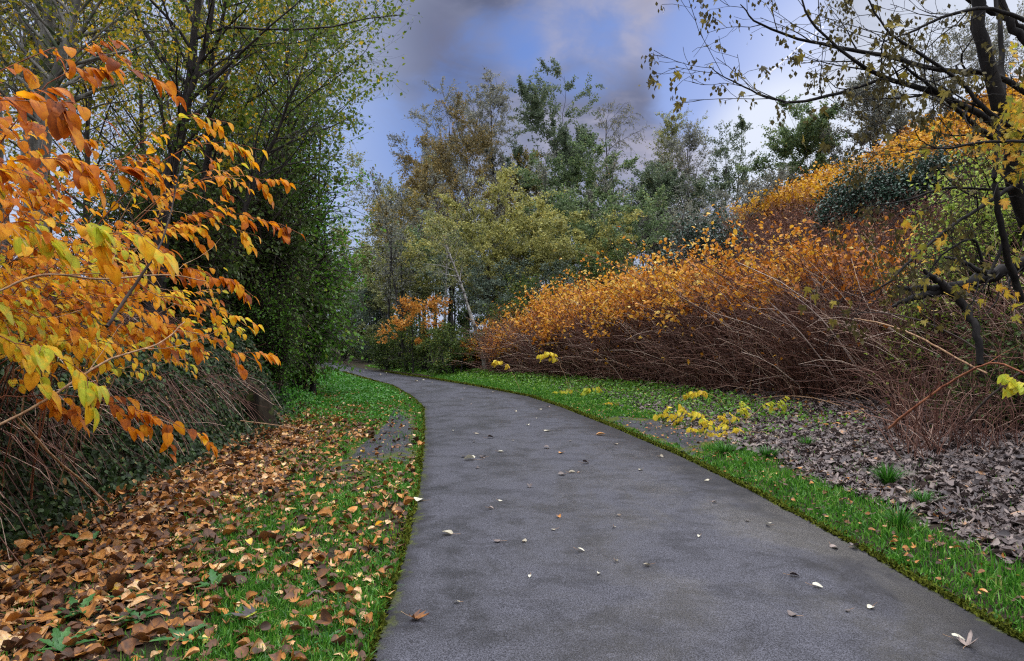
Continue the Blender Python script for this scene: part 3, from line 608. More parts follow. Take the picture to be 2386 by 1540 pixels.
# ------------------------------------------------------------------ right slope: knotweed
def stems_mesh(P, R, rnd, s, mat, name, parent):
    V, F = tubes(P, R, s); k = P.shape[1]
    return mk(name, V, F, mat, parent, {'rnd': np.repeat(rnd, k*s)}, smooth_=True)
def drs(x, y): return x-xR(y)
def thicket():
    rng = np.random.default_rng(21)
    root = empty('knotweed_thicket', (6, 18, float(H(6, 18))), 'orange leaved knotweed thicket on bare brown stems right of the path', 'knotweed', kind='stuff')
    n = 30000; y = rng.uniform(8.5, 34, n); d = rng.uniform(2.3, 13, n); x = xR(y)+d
    inner = np.interp(y, [8, 12, 16, 24, 30, 34], [4.6, 4.4, 3.6, 3.0, 2.6, 2.6])+.35*np.sin(y*1.7)
    # denser at the front face, where the stems show
    dens = np.exp(-(d-inner)/2.2)*1.0+.16
    keep = (d > inner) & (rng.random(n) < dens)
    pxs = x/y*FD+CX
    keep &= (pxs < 2460) & (pxs > 1060)
    keep &= ~((y > 27) & (pxs > 1720)) & ~((pxs > 2150) & (y > 11.5) & (rng.random(n) < .75))
    x, y, d, pxs = x[keep], y[keep], d[keep], pxs[keep]; n = len(x); inner = inner[keep]
    z = H(x, y)
    hgt = np.interp(d-inner, [0, .5, 1.5, 4, 9], [1.3, 2.3, 3.0, 2.6, 1.7])*rng.uniform(.75, 1.1, n)
    hgt *= np.interp(pxs, [1060, 1130, 1220, 1300, 1700, 1900, 2300], [.5, .66, .82, .98, 1.05, .95, .85])
    hgt *= 1-.5*sst(pxs, 2080, 2200)
    hgt *= 1+.24*wav(x*.9, y*.7)
    k = 6; s = np.linspace(0, 1, k)
    ln = rng.normal(-.12, .34, n)*np.interp(pxs, [1100, 1600, 2000, 2300], [.4, 1.0, 1.5, 1.7]); ld = rng.normal(-.22, .22, n)
    P = np.empty((n, k, 3)); P[:, :, 0] = x[:, None]+(ln*hgt)[:, None]*s**1.5; P[:, :, 1] = y[:, None]+(ld*hgt)[:, None]*s**1.6
    P[:, :, 2] = z[:, None]+hgt[:, None]*(s-.10*s**4*rng.uniform(0, 2.4, n)[:, None]); P[:, 1:] += rng.normal(0, .03, (n, k-1, 3))
    r = rng.uniform(.005, .012, n)*np.interp(y, [8, 30], [1, 1.6])
    R = r[:, None]*np.linspace(1, .35, k)
    # stems catch pale or reddish; reddish further up the slope
    red = sst(d-inner, 1.0, 3.0)
    srnd = np.clip(rng.beta(1.1, 1.9, n)*(1-.45*red)*np.interp(pxs, [1100, 1500, 2000], [.85, 1.0, 1.15]), 0, 1)
    stems_mesh(P, R, srnd, 4, M['stems'], 'stems', root)
    P2, R2 = grow(rng, P, R, 5, .35, 1, .4, 1.1, lambda t, i: .55*hgt[i]*.5*(1.2-.5*t), 4, .05, .16, .6)
    stems_mesh(P2, np.maximum(R2, .0022), np.repeat(np.clip(srnd*.8, 0, 1), 5), 3, M['stems'], 'side_stems', root)
    # dead tangle of thin stalks at the face
    m = 9000; ty = rng.uniform(8.5, 30, m); ti = np.interp(ty, [8, 12, 16, 24, 30, 34], [4.6, 4.4, 3.6, 3.0, 2.6, 2.6]); tx = xR(ty)+ti+rng.exponential(.5, m)-.35
    a = rng.uniform(0, 2*math.pi, m); el = rng.uniform(-.1, 1.2, m); ll = rng.uniform(.5, 1.8, m)
    dv = np.column_stack([np.cos(a)*np.cos(el), np.sin(a)*np.cos(el)*.5, np.sin(el)]); st = np.column_stack([tx, ty, H(tx, ty)+rng.uniform(0, 1.5, m)])
    s4 = np.linspace(0, 1, 5)[None, :, None]; TP = st[:, None]+dv[:, None]*ll[:, None, None]*s4; TP[:, :, 2] += (np.sin(s4[0, :, 0]*math.pi)*.12)[None]
    TP[:, 1:] += rng.normal(0, .025, (m, 4, 3)); TP[:, :, 2] = np.maximum(TP[:, :, 2], H(TP[:, :, 0], TP[:, :, 1])+.02)
    stems_mesh(TP, np.linspace(.006, .003, 5)[None]*np.ones((m, 1)), rng.beta(1.0, 1.6, m), 3, M['stems'], 'tangled_stalks', root)
    # leaves on the upper parts
    nl = 210000; idx = rng.integers(0, len(P2), nl); t = rng.uniform(.25, 1, nl)
    pos, tan, _ = interp(P2, R2, idx, t); par = idx//5
    dd = (d-inner)[par]; pp = pxs[par]; zi = H((xR(y)+inner)[par], y[par])
    full = 2.9*np.interp(pp, [1060, 1130, 1220, 1300, 1700, 2300], [.5, .66, .82, .95, 1.05, 1.0])*(1+.12*wav(pos[:, 0]*.9, pos[:, 1]*.7))
    up = (pos[:, 2]-zi)/full+np.where(rng.random(nl) < .02, .5, 0)
    # at the right the face is bare high up; left end leafy lower down
    lo = np.interp(pp, [1060, 1250, 1500, 1800, 2100, 2300], [.22, .44, .60, .70, .78, .9])+.20*wav(pos[:, 0]*1.3, pos[:, 1]*.9)
    pr = sst(up, lo-.12, lo+.2)
    patch = .5+.5*wav(pos[:, 0]*.55+3, pos[:, 1]*.45)
    back = np.interp(dd, [1.9, 3.0], [1, .04]); back = np.where(pp > 1700, back*np.clip(patch*1.4, .1, 1), 1)
    pr *= back*np.clip(.45+patch, 0, 1)*np.interp(pp, [1100, 1900, 2200], [1, .9, .55])
    kp = rng.random(nl) < pr; pos, tan, up, dd, pp = pos[kp], tan[kp], up[kp], dd[kp], pp[kp]; m = len(pos)
    pos = pos+rng.normal(0, .03, (m, 3))
    rnd = np.clip(rng.normal(.52, .2, m)+.25*(up-.8)-.22*sst(pp, 1600, 2100)-.05+.38*wav(pos[:, 0]*1.1+2, pos[:, 1]*.9), 0, 1)
    A = tan*.3+rng.normal(0, .6, (m, 3))-UPV*.35; Nn = rng.normal(0, .55, (m, 3))+UPV*.8-np.array([0, .4, 0])
    leaves('leaves', [K1, K2, K3], pos, A, Nn, rng.uniform(.06, .115, m), rnd, M['knot_mid'], root)
thicket()
def hillside():
    rng = np.random.default_rng(22)
    root = empty('hillside_knotweed', (16, 30, float(H(16, 30))), 'golden knotweed carpet covering the upper hillside below the ridge trees', 'knotweed', kind='stuff')
    n = 90000; y = rng.uniform(18, 50, n); x = rng.uniform(3, 46, n); d = drs(x, y); pxs = x/y*FD+CX
    keep = (d > 9) & (pxs > 1700+12*wav(y, x)) & (pxs < 2500)
    x, y, d, pxs = x[keep], y[keep], d[keep], pxs[keep]; n = len(x); z = H(x, y)
    brown = np.clip(1-sst(pxs-1740+(z-4.5)*-60, -120, 140)*0, 0, 1)
    # the lower band is brown stems with few leaves, the crest golden leaves
    gold = sst(z+.6*wav(x*.6, y*.6), 6.8, 7.9)
    hgt = rng.uniform(.8, 1.6, n)*(1+.35*wav(x*.7, y*.7)); k = 4; s = np.linspace(0, 1, k)
    sel = rng.random(n) < np.where(gold > .5, .12, .40)
    P = np.empty((n, k, 3)); P[:, :, 0] = x[:, None]+(rng.normal(-.1, .25, n)*hgt)[:, None]*s; P[:, :, 1] = y[:, None]+(rng.normal(-.2, .2, n)*hgt)[:, None]*s; P[:, :, 2] = z[:, None]+hgt[:, None]*s
    P[:, 1:] += rng.normal(0, .05, (n, k-1, 3))
    R = np.full((n, k), .009)*np.linspace(1, .4, k)
    stems_mesh(P[sel], R[sel], np.clip(rng.beta(2, 3, sel.sum()), 0, 1), 3, M['stems'], 'stems', root)
    P2, R2 = grow(rng, P[sel], R[sel], 4, .3, 1, .4, 1.2, lambda t, i: .5*np.ones(len(t)), 3, 0, .2, .6)
    stems_mesh(P2, np.maximum(R2, .004), np.clip(rng.beta(2, 4, len(P2)), 0, 1), 3, M['stems'], 'side_stems', root)
    g = gold > rng.random(n)
    def lv(mask, per, nm, mat, lo, sz, mu):
        idx = np.repeat(np.nonzero(mask)[0], per); m = len(idx); t = rng.uniform(lo, 1, m)
        pos, tan, _ = interp(P, R, idx, t); pos = pos+rng.normal(0, .14, (m, 3))
        rnd = np.clip(rng.normal(mu, .22, m)+.45*wav(pos[:, 0]*.8, pos[:, 1]*.8), 0, 1)
        A = rng.normal(0, .6, (m, 3))-UPV*.3; Nn = rng.normal(0, .4, (m, 3))+UPV*.8-np.array([.1, .4, 0])
        leaves(nm, RH if mat == 'knot_brown' else K1, pos, A, Nn, rng.uniform(.6, 1.2, m)*sz, rnd, M[mat], root)
    lv(g, 5, 'leaves', 'knot_hill', .55, .17, .55)
    lv(~g, 3, 'withered_leaves', 'knot_brown', .2, .10, .5)
hillside()

# ------------------------------------------------------------------ left bank: knotweed canes arching over the verge
def bez(a, b, c, k):
    s = np.linspace(0, 1, k)[:, None]; return a*(1-s)**2+2*b*s*(1-s)+c*s*s
def cane(rng, label, root_p, ctrl, tip, r=.008, ntw=8, twl=.45, lpt=7, ls=.10, mu=.5, lm='knot_near', stem='cane_red', group=None, name='knotweed_cane', t0=.35, T=None, sag=.35, sd=.19, keepf=.84):
    T = T or [K1, K2, K3]
    e = empty(name, root_p, label, 'knotweed cane', group); k = 16
    P = bez(np.array(root_p), np.array(ctrl), np.array(tip), k); P[1:-1] += rng.normal(0, .015, (k-2, 3)); P = P[None]
    R = (r*np.linspace(1, .3, k))[None]
    bias = np.array([0, 0, 0.0])
    P2, R2 = grow(rng, P, R, ntw, t0, .97, .35, .9, lambda t, i: twl*(1.2-.6*t), 7, -sag*1.6, .06, .55, bias=bias)
    P2 = np.concatenate([P2, P[:, -7:]]); R2 = np.concatenate([R2, R[:, -7:]])
    mk('stem', *merge([tubes(P, R, 6), tubes(P2[:-1], np.maximum(R2[:-1], .0016), 4)]), M[stem], e, smooth_=True)
    nb = len(P2); idx = np.repeat(np.arange(nb), lpt); t = np.tile(np.linspace(.15, 1, lpt), nb)
    pos, tan, _ = interp(P2, R2, idx, t); m = len(pos)
    side = nrm(np.cross(tan, UPV+0*tan)); sg = np.where(np.arange(m) % 2 == 0, 1, -1)[:, None]
    A = tan*.45+side*sg*.35+np.array([.35, -.1, -.62])+rng.normal(0, .2, (m, 3)); Nn = np.array([.62, -.08, .75])+side*sg*.15+rng.normal(0, .2, (m, 3))
    pos = pos+side*sg*.01
    kp = rng.random(m) < keepf
    rnd = np.clip(rng.normal(mu, sd, m), 0, 1)
    leaves('leaves', T, pos[kp], A[kp], Nn[kp], rng.uniform(.65, 1.15, kp.sum())*ls, rnd[kp], M[lm], e)
    return e
rng = np.random.default_rng(31)
def left_canes():
    n = 0
    # named outliers of the outline: (tip px, tip py, Y, mean tint, leaf size, label)
    spec = [(700, 545, 6.4, .28, .10, 'rust orange cane reaching farthest right with its tip before the green hedge'),
            (655, 425, 6.6, .55, .10, 'golden cane arching just above the farthest reaching one'),
            (610, 350, 6.3, .62, .09, 'yellow leaved cane tip standing out against the dark hedge'),
            (530, 285, 6.0, .74, .09, 'pale yellow cane top against the open twigs'),
            (595, 840, 5.6, .45, .10, 'orange cane tip drooping lowest above the bank'),
            (590, 690, 5.8, .35, .10, 'rusty cane tip hanging above the drooping lowest one'),
            (600, 550, 5.9, .70, .09, 'small leaved golden cane in front of the hedge shade'),
            (575, 760, 5.4, .80, .08, 'yellow green cane beside the lowest drooping tip'),
            (270, 130, 4.3, .30, .09, 'single rust orange spray highest above the grey trunks'),
            (420, 215, 4.6, .28, .11, 'dark orange spray pointing right at the height of the twin stems'),
            (230, 900, 3.4, .97, .105, 'near cane with big yellow green leaves hanging lowest'),
            (380, 590, 3.4, .90, .105, 'near cane with large bright yellow leaves'),
            (250, 285, 3.4, .26, .12, 'near cane with large dark orange leaves at top left'),
            (330, 440, 3.8, .34, .11, 'dark orange cane below the large leaved top one'),
            (470, 1010, 5.0, .35, .09, 'orange leaf cluster hanging low against the mossy bank')]
    for px, py, Y, mu, ls, lab in spec:
        tip = W(px, py, Y); rx = tip[0]-rng.uniform(1.3, 1.9); ry = Y+rng.uniform(-.3, .6); bx = min(rx, float(xB(ry))-.4)
        rt = (bx, ry, float(H(bx, ry))-.03); ctrl = (bx+(tip[0]-bx)*.45, (ry+Y)/2, max(tip[2], rt[2])+rng.uniform(.35, .8))
        cane(rng, lab, rt, ctrl, tip, .006, 5 if py < 300 else 9, .34, 8, ls, mu, group='knotweed canes on the left bank')
    yt = lambda p: np.interp(p, [-120, 0, 100, 200, 300, 430, 520, 600, 680], [110, 160, 225, 270, 325, 320, 330, 400, 520])
    yb = lambda p: np.interp(p, [-120, 0, 200, 330, 480, 600, 680], [740, 740, 800, 850, 850, 820, 640])
    for i in range(112):
        px = rng.uniform(-140, 640) if i % 3 else rng.uniform(-140, 330); f = rng.random()**.75; py = yt(px)+25+(yb(px)-yt(px)-25)*f
        Y = np.interp(px, [-100, 100, 300, 500, 650], [3.4, 3.8, 4.6, 5.4, 6.2])+rng.uniform(-.4, 1.9)
        tip = W(px, py, Y); bx = min(tip[0]-rng.uniform(.5, 1.5), float(xB(Y))-.25); ry = Y+rng.uniform(-.3, .8)
        rt = (bx, ry, float(H(bx, ry))-.03); ctrl = (bx+(tip[0]-bx)*.35, (ry+Y)/2, max(tip[2]+.25, rt[2]+.5))
        mu = np.interp(f, [0, .35, .7, 1], [.40, .56, .68, .84])+rng.normal(0, .15)
        cane(rng, 'orange and yellow leaved knotweed cane in the mass on the left bank', rt, ctrl, tip, rng.uniform(.004, .007), 7, rng.uniform(.28, .45), 7,
             rng.uniform(.055, .085), mu, group='massed knotweed canes on the left bank', keepf=.66, stem=['cane_red', 'cane_tan', 'twig_dark'][i % 3])
left_canes()
def dead_stems():
    rng = np.random.default_rng(33); m = 1700
    y = rng.uniform(3.0, 13, m); off = rng.uniform(-.1, 2.6, m); x = xB(y)-off; a = rng.normal(-.25, .30, m)
    z = .42+.72*off+rng.uniform(0, .55, m)*(.4+.6*np.clip(off, 0, 1))   # a leaning sheaf: roots high on the bank, tips low
    ll = rng.uniform(.6, 2.0, m); el = rng.normal(-.60, .16, m); cr = rng.random(m) < .18; el[cr] = rng.uniform(-.4, .6, cr.sum())
    dv = np.column_stack([np.cos(a)*np.cos(el), np.sin(a)*np.cos(el), np.sin(el)])
    st = np.column_stack([x, y, z])-dv*ll[:, None]*.5
    s = np.linspace(0, 1, 7)[None, :, None]; P = st[:, None]+dv[:, None]*ll[:, None, None]*s; P[:, :, 2] += (np.sin(s[0, :, 0]*math.pi))[None]*rng.uniform(-.05, .25, m)[:, None]
    P[:, 1:] += rng.normal(0, .012, (m, 6, 3)); g = H(P[:, :, 0], P[:, :, 1]); P[:, :, 2] = np.maximum(P[:, :, 2], g+.012)
    ok = (P[:, -1, 0] < xB(P[:, -1, 1])+.5) & ((P[:, -1, 2] > .35) | (rng.random(m) < .35))
    P = P[ok]; m = len(P)
    o = stems_mesh(P, rng.uniform(.003, .0065, m)[:, None]*np.linspace(1, .6, 7)[None], rng.beta(1.0, 1.9, m), 4, M['stems'], 'dead_stems', None)
    tag(o, 'tangle of dry pale knotweed stems slanting down the left bank', 'dead stems', kind='stuff')
dead_stems()
def ivy():
    rng = np.random.default_rng(34); m = 120000
    y = 2.6+26*rng.random(m)**1.3; d = rng.uniform(-.12, 1.0, m)**1.0*rng.choice([.7, 1, 4], m); x = xB(y)-d
    z = H(x, y)+rng.exponential(.05, m)+.01+rng.random(m)*.45*sst(xB(y)-x, .1, 1.2)*(.5+.5*wav(x*2, y*2))
    k = rng.random(m) < np.clip(.35+.9*(.5+.5*wav(x*1.5, y*1.5+z*2)), 0, 1); x, y, z = x[k], y[k], z[k]; m = len(x)
    Nn = np.column_stack([np.full(m, .7), np.full(m, -.35), np.full(m, .6)])+rng.normal(0, .45, (m, 3)); A = rng.normal(0, .5, (m, 3))+np.array([.3, 0, -.6])
    o = leaves('ivy', K1, np.column_stack([x, y, z]), A, Nn, rng.uniform(.025, .06, m)*np.interp(y, [3, 20], [1, 1.5]), np.clip(rng.beta(2, 2.2, m), 0, 1), M['ivy'])
    tag(o, 'dark ivy and bramble leaves covering the steep left bank', 'ivy', kind='stuff')
ivy()

# ------------------------------------------------------------------ ground cover
def litter(name, label, x, y, s, rnd, mat, seed, Ts, lift=.012):
    rng = np.random.default_rng(seed); m = len(x); z = np.maximum(H(x, y), np.where((x > xL(y)) & (x < xR(y)), .02, -9))+lift+rng.exponential(.012, m)
    a = rng.uniform(0, 2*math.pi, m); A = np.column_stack([np.cos(a), np.sin(a), rng.normal(0, .22, m)])
    Nn = rng.normal(0, .32, (m, 3))+UPV
    o = leaves(name, Ts, np.column_stack([x, y, z]), A, Nn, s, rnd, mat); return tag(o, label, 'leaf litter', kind='stuff')
def left_litter():
    rng = np.random.default_rng(41); m = 52000
    y = 2.4+21*rng.random(m)**1.5; f = rng.random(m)**1.25; x = xB(y)+.0+(xL(y)-xB(y)-.02)*f
    dens = np.interp(f, [0, .35, .6, 1], [1, .75, .30, .26])*np.interp(y, [3, 12, 16, 22], [1, 1, .5, .12])*np.clip(.5+.9*(.5+.5*wav(x*1.2+5, y*1.1)), 0, 1)
    dens = np.where(inpoly(x, y, PADL), .05, dens)
    k = rng.random(m) < dens; x, y = x[k], y[k]; m = len(x)
    s = rng.uniform(.035, .085, m)*np.where(rng.random(m) < .12, 1.45, 1); rnd = np.clip(rng.beta(1.1, 1.7, m)+.15*wav(x*3, y*3), 0, 1)
    litter('leaf_litter', 'tan and rust fallen leaves covering the left verge', x, y, s, rnd, M['litter_warm'], 42, LC+[LU[0], MPC[0], LU[1], MPC[1]])
left_litter()
def right_litter():
    rng = np.random.default_rng(43); m = 120000
    y = 3.0+20*rng.random(m)**1.2; d = .7+6*rng.random(m); x = xR(y)+d
    st = np.interp(y, [3, 8, 12, 16, 22], [.75, .8, 1.0, 1.3, 1.6])+.15*np.sin(y*2.3)+rng.normal(0, .1, m)
    end = np.interp(y, [8, 12, 16, 24, 30], [6.2, 5.0, 4.0, 3.4, 3])
    dens = (d > st)*(d < end)*np.interp(y, [3, 14, 22], [1, .85, .45])
    k = rng.random(m) < dens; x, y = x[k], y[k]; m = len(x)
    rnd = np.clip(rng.beta(1.4, 1.9, m)+.0, 0, 1); s = rng.uniform(.05, .11, m)
    litter('leaf_litter', 'grey brown curled fallen leaves on the right slope', x, y, s, rnd, M['litter_grey'], 44, LC+MPC)
    m = 900; y = 3.2+14*rng.random(m)**1.3; x = xR(y)+rng.uniform(.05, 1.1, m)
    litter('leaf_litter', 'brown leaves strewn over the right grass strip', x, y, rng.uniform(.02, .055, m), np.clip(rng.beta(1.0, 2.4, m), 0, 1), M['litter_warm'], 46, LC+[MPC[0]], lift=.035)
    m = 1500; y = rng.uniform(11, 24, m); x = xR(y)+rng.uniform(2.2, 4.2, m)
    litter('leaf_litter', 'orange fallen leaves along the foot of the thicket', x, y, rng.uniform(.06, .11, m), np.clip(rng.normal(.6, .2, m), 0, 1), M['litter_warm'], 45, LC)
right_litter()
def blades(name, label, x, y, hgt, rnd, seed, mat='grass', wd=.0045, zoff=None, lean=.45, kind='stuff', parent=None):
    rng = np.random.default_rng(seed); m = len(x); z = (np.maximum(H(x, y), 0) if zoff is None else zoff)-.005
    a = rng.uniform(0, 2*math.pi, m); l = rng.normal(0, lean, m)*hgt; wv = wd*np.interp(y, [3, 12, 25], [1, 2.0, 3.6])
    c, s = np.cos(a), np.sin(a); b = rng.uniform(0, 2*math.pi, m); dx, dy = np.cos(b)*l, np.sin(b)*l
    V = np.empty((m, 5, 3))
    for i, (u, t) in enumerate(((-1, 0), (1, 0), (-.8, .55), (.8, .55), (0, 1))):
        V[:, i, 0] = x+c*wv*u+dx*t*t; V[:, i, 1] = y+s*wv*u+dy*t*t; V[:, i, 2] = z+hgt*(t-.25*t*t*np.abs(l/np.maximum(hgt, 1e-3)))
    F = np.array([(0, 1, 3), (0, 3, 2), (2, 3, 4)])[None]+(np.arange(m)*5)[:, None, None]
    o = mk(name, V.reshape(-1, 3), F.reshape(-1, 3), M[mat], parent, {'rnd': np.repeat(rnd, 5), 'edge': np.zeros(m*5)})
    return tag(o, label, 'grass', kind=kind) if kind else o
def grass():
    rng = np.random.default_rng(51)
    m = 210000; y = 3.2+27*rng.random(m)**1.55; d = rng.uniform(-.03, 3.2, m); x = xR(y)+d
    wd_ = np.interp(y, [3, 8, 12, 16, 22, 30], [.60, .68, .95, 1.3, 1.9, 2.2])+.22*wav(x*2, y*1.6)+rng.normal(0, .05, m)
    dens = np.where(d < wd_, 1, np.where(d < wd_+1.6, .05, 0))*np.clip(.75+.5*wav(x*3.1, y*2.7), .12, 1); dens = np.where(inpoly(x, y, PADR), .02, dens)
    k = rng.random(m) < dens; x, y, d = x[k], y[k], d[k]; m = len(x)
    h = rng.uniform(.03, .095, m)*(1+.35*wav(x*5, y*4))*np.interp(d, [-.03, .12, .4], [.45, .8, 1.1])
    blades('grass', 'bright green grass strip along the right path edge', x, y, h, np.clip(rng.beta(2.2, 2, m)+.12*wav(x*4, y*4), 0, 1), 52, lean=.6)
    m = 260000; y = 2.6+24*rng.random(m)**1.6; f = rng.random(m)**.8; x = xB(y)+.1+(xL(y)-xB(y)-.08)*f
    patch = .5+.5*wav(x*1.4+2, y*1.2+4)
    dens = np.interp(f, [0, .35, .55, .8, 1], [.03, .2, .8, 1.0, .8])*np.clip(patch*2.6-.75, .05, 1)
    dens = np.where(y > 13, np.clip(.55+.6*patch, 0, 1), dens); dens = np.where(inpoly(x, y, PADL), .015, dens)
    k = rng.random(m) < dens; x, y = x[k], y[k]; m = len(x)
    h = rng.uniform(.025, .08, m)
    blades('grass', 'green grass patches among fallen leaves on the left verge', x, y, h, np.clip(rng.beta(2, 2.2, m)+.12*wav(x*4, y*4), 0, 1), 53, lean=.7)
grass()
def nettles():
    rng = np.random.default_rng(54); m = 34000; y = rng.uniform(13.5, 36, m); f = rng.random(m); x = xB(y)-.4+(xL(y)-xB(y)+.3)*f
    z = H(x, y)+rng.uniform(.02, .28, m)*np.interp(f, [0, .5, .85, 1], [1.5, 1, .6, .1])*np.clip(.5+wav(x, y*.7), .1, 1.3)*np.interp(y, [18, 26], [1, .15])
    kk = rng.random(m) < np.interp(f, [0, .7, 1], [1, .9, .4])*np.interp(y, [13.5, 17], [.25, 1]); x, y, z = x[kk], y[kk], z[kk]; m = len(x)
    o = leaves('nettle_cover', K1, np.column_stack([x, y, z]), rng.normal(0, 1, (m, 3))-UPV*.2, rng.normal(0, .35, (m, 3))+UPV, rng.uniform(.03, .07, m)*np.interp(y, [14, 30], [.9, 1.5]), np.clip(rng.beta(2, 2, m)+.2*wav(x*2, y*2), 0, 1), M['vivid'])
    tag(o, 'bright green nettles and low weeds on the left verge near the bend', 'weeds', kind='stuff')
    m = 26000; y = rng.uniform(10.5, 42, m); f = rng.random(m); x = xR(y)+.5+f*2.6; 
    kk = (rng.random(m) < np.interp(y, [10.5, 15, 25, 42], [.2, .8, 1, .6])) & ~inpoly(x, y, PADR); x, y, f = x[kk], y[kk], f[kk]; m = len(x)
    z = H(x, y)+rng.uniform(.02, .2, m)*np.clip(f*1.5, .1, 1)
    o = leaves('weed_cover', K1, np.column_stack([x, y, z]), rng.normal(0, 1, (m, 3)), rng.normal(0, .4, (m, 3))+UPV, rng.uniform(.03, .07, m)*np.interp(y, [10, 30], [.9, 1.5]), np.clip(rng.beta(2, 2.4, m), 0, 1), M['bushgreen'])
    tag(o, 'dark green low weeds between the path and the thicket foot', 'weeds', kind='stuff')
nettles()

# ------------------------------------------------------------------ plants standing alone
def tuft(px, py, label, n=150, h=.26, spread=.05):
    x, y, z = hit(px, py, 3, 30); e = empty('grass_tuft', (x, y, z), label, 'grass tuft', 'grass tufts on the right slope'); rng = np.random.default_rng(int(px))
    a = rng.uniform(0, 2*math.pi, n); q = rng.random(n)**.5*spread; bx, by = x+np.cos(a)*q, y+np.sin(a)*q; hh = h*rng.uniform(.6, 1.15, n)
    l = hh*rng.uniform(.15, 1.0, n); V = np.empty((n, 7, 3)); w_ = .005
    for i, (u, t) in enumerate(((-1, 0), (1, 0), (-1, .4), (1, .4), (-.7, .75), (.7, .75), (0, 1))):
        V[:, i, 0] = bx-np.sin(a)*w_*u+np.cos(a)*l*t*t; V[:, i, 1] = by+np.cos(a)*w_*u+np.sin(a)*l*t*t; V[:, i, 2] = z-.01+hh*(t-.35*t*t*l/hh)
    F = np.array([(0, 1, 3), (0, 3, 2), (2, 3, 5), (2, 5, 4), (4, 5, 6)])[None]+(np.arange(n)*7)[:, None, None]
    mk('blades', V.reshape(-1, 3), F.reshape(-1, 3), M['grass'], e, {'rnd': np.repeat(np.clip(rng.normal(.3, .15, n), 0, 1), 7), 'edge': np.zeros(n*7)})
tuft(2068, 1135, 'largest dark green grass tuft standing alone in the grey leaf litter', 190, .27)
tuft(2150, 1180, 'smaller grass tuft just below the largest one', 110, .18)
tuft(1790, 1070, 'grass tuft at the back edge of the grass strip beside the yellow sprays', 140, .22, .08)
tuft(1690, 1060, 'dense grass tuft next to the end of the yellow sprays', 130, .2, .08)
tuft(1880, 1040, 'grass tuft highest up among the litter, above the others', 90, .17)
tuft(2095, 1235, 'tall narrow tuft rising from the edge of the grass strip', 90, .24)
def weed(px, py, label, n=8, ln=.13, mat='vivid', up=.5, wide=.3):
    x, y, z = hit(px, py, 2.5, 20); e = empty('dandelion_plant', (x, y, z), label, 'weed', 'leafy weeds on the left verge'); rng = np.random.default_rng(int(px*3+py))
    Vs, Fs, o = [], [], 0
    for i in range(n):
        a = i*2*math.pi/n+rng.normal(0, .25); L_ = ln*rng.uniform(.7, 1.2); k = 9; s = np.linspace(0, 1, k)
        u = up*rng.uniform(.6, 1.3); r_ = L_*s*np.cos(u*(1-.6*s)); zz = L_*(s*np.sin(u)-.35*s*s*u)+.008
        wv = L_*wide*np.sin(s**.8*math.pi*.97)*(.55+.45*(np.arange(k) % 2))*.5+.003
        c_, s_ = math.cos(a), math.sin(a)
        mid = np.column_stack([x+c_*r_, y+s_*r_, z+zz]); sd = np.array([-s_, c_, 0.0])
        V = np.concatenate([mid, mid+sd*wv[:, None]+UPV*wv[:, None]*.35, mid-sd*wv[:, None]+UPV*wv[:, None]*.35])
        for j in range(k-1):
            Fs += [(o+j, o+j+1, o+k+j+1), (o+j, o+k+j+1, o+k+j), (o+j, o+2*k+j+1, o+j+1), (o+j, o+2*k+j, o+2*k+j+1)]
        Vs.append(V); o += len(V)
    V = np.concatenate(Vs); mk('leaves', V, np.array(Fs), M['weed'], e, {'rnd': np.repeat(np.clip(rng.normal(.45, .15, n), 0, 1), 27), 'edge': np.zeros(len(V))}, smooth_=True)
M['weed'] = leafmat('weed_leaf', [(0, (.025, .09, .02)), (.6, (.05, .17, .04)), (1, (.12, .28, .08))], None, 0, .3, .4, .4)
for px, py, lab, n, ln in [
    (180, 1440, 'toothed dandelion rosette among rust leaves near the lower left corner', 9, .17), (325, 1450, 'dandelion rosette right of the one near the corner', 8, .15),
    (500, 1370, 'upright dandelion in the middle of the leafy verge', 8, .17), (340, 1330, 'small weed above the paired dandelion rosettes', 7, .11),
    (480, 1200, 'farthest single weed leaf cluster between tan leaves', 6, .11), (140, 1520, 'broad leaved weed at the bottom edge by the corner', 8, .15),
    (420, 1500, 'dandelion at the bottom edge below the middle one', 9, .14), (300, 1400, 'glossy weed between the upper weeds and the rosettes', 7, .12),
    (210, 1270, 'narrow pale green dock plant standing by the bank foot', 4, .2), (760, 1500, 'weed near the path corner at the bottom edge', 7, .10),
    (600, 1290, 'weed beside the yellow maple leaf', 7, .10), (560, 1440, 'low weed left of the pale maple leaf', 7, .11)]:
    weed(px, py, lab, n, ln)

# yellow knotweed shoots lying over the right verge
rng = np.random.default_rng(61)
def spray(px, py, Y, dx, dy, dz, label, lm='yellow', ls=.11, ntw=5, mu=.5, group='yellow shoots leaning over the right verge', r=.005, drop=.2):
    tip = W(px, py, Y); b = tip-np.array([dx, dy, 0]); b[2] = float(H(b[0], b[1]))-.02; tip[2] = max(tip[2], float(H(tip[0], tip[1]))+.04)
    ctrl = (b+tip)/2; ctrl[2] = max(b[2], tip[2])+dz*.7
    return cane(rng, label, b, ctrl, tip, r, ntw, .24, 7, ls, mu, lm, 'cane_tan', group, 'knotweed_shoot', t0=.4, sag=drop)
spray(1665, 1020, 11.3, -.9, .6, .25, 'bright yellow shoot lying over the tarmac patch, lowest of its group', ls=.12)
spray(1600, 1000, 12.0, -1.0, .6, .25, 'bright yellow shoot behind the lowest one on the tarmac patch', ls=.11)
spray(1530, 968, 13.5, -1.1, .5, .25, 'bright yellow shoot at the left end of the yellow group', ls=.11)
spray(1560, 975, 12.8, -1.0, .5, .3, 'yellow shoot in the middle of the yellow group', ls=.10)
spray(1640, 985, 12.4, -.8, .7, .3, 'yellow shoot touching the grey litter edge', ls=.10, mu=.3)
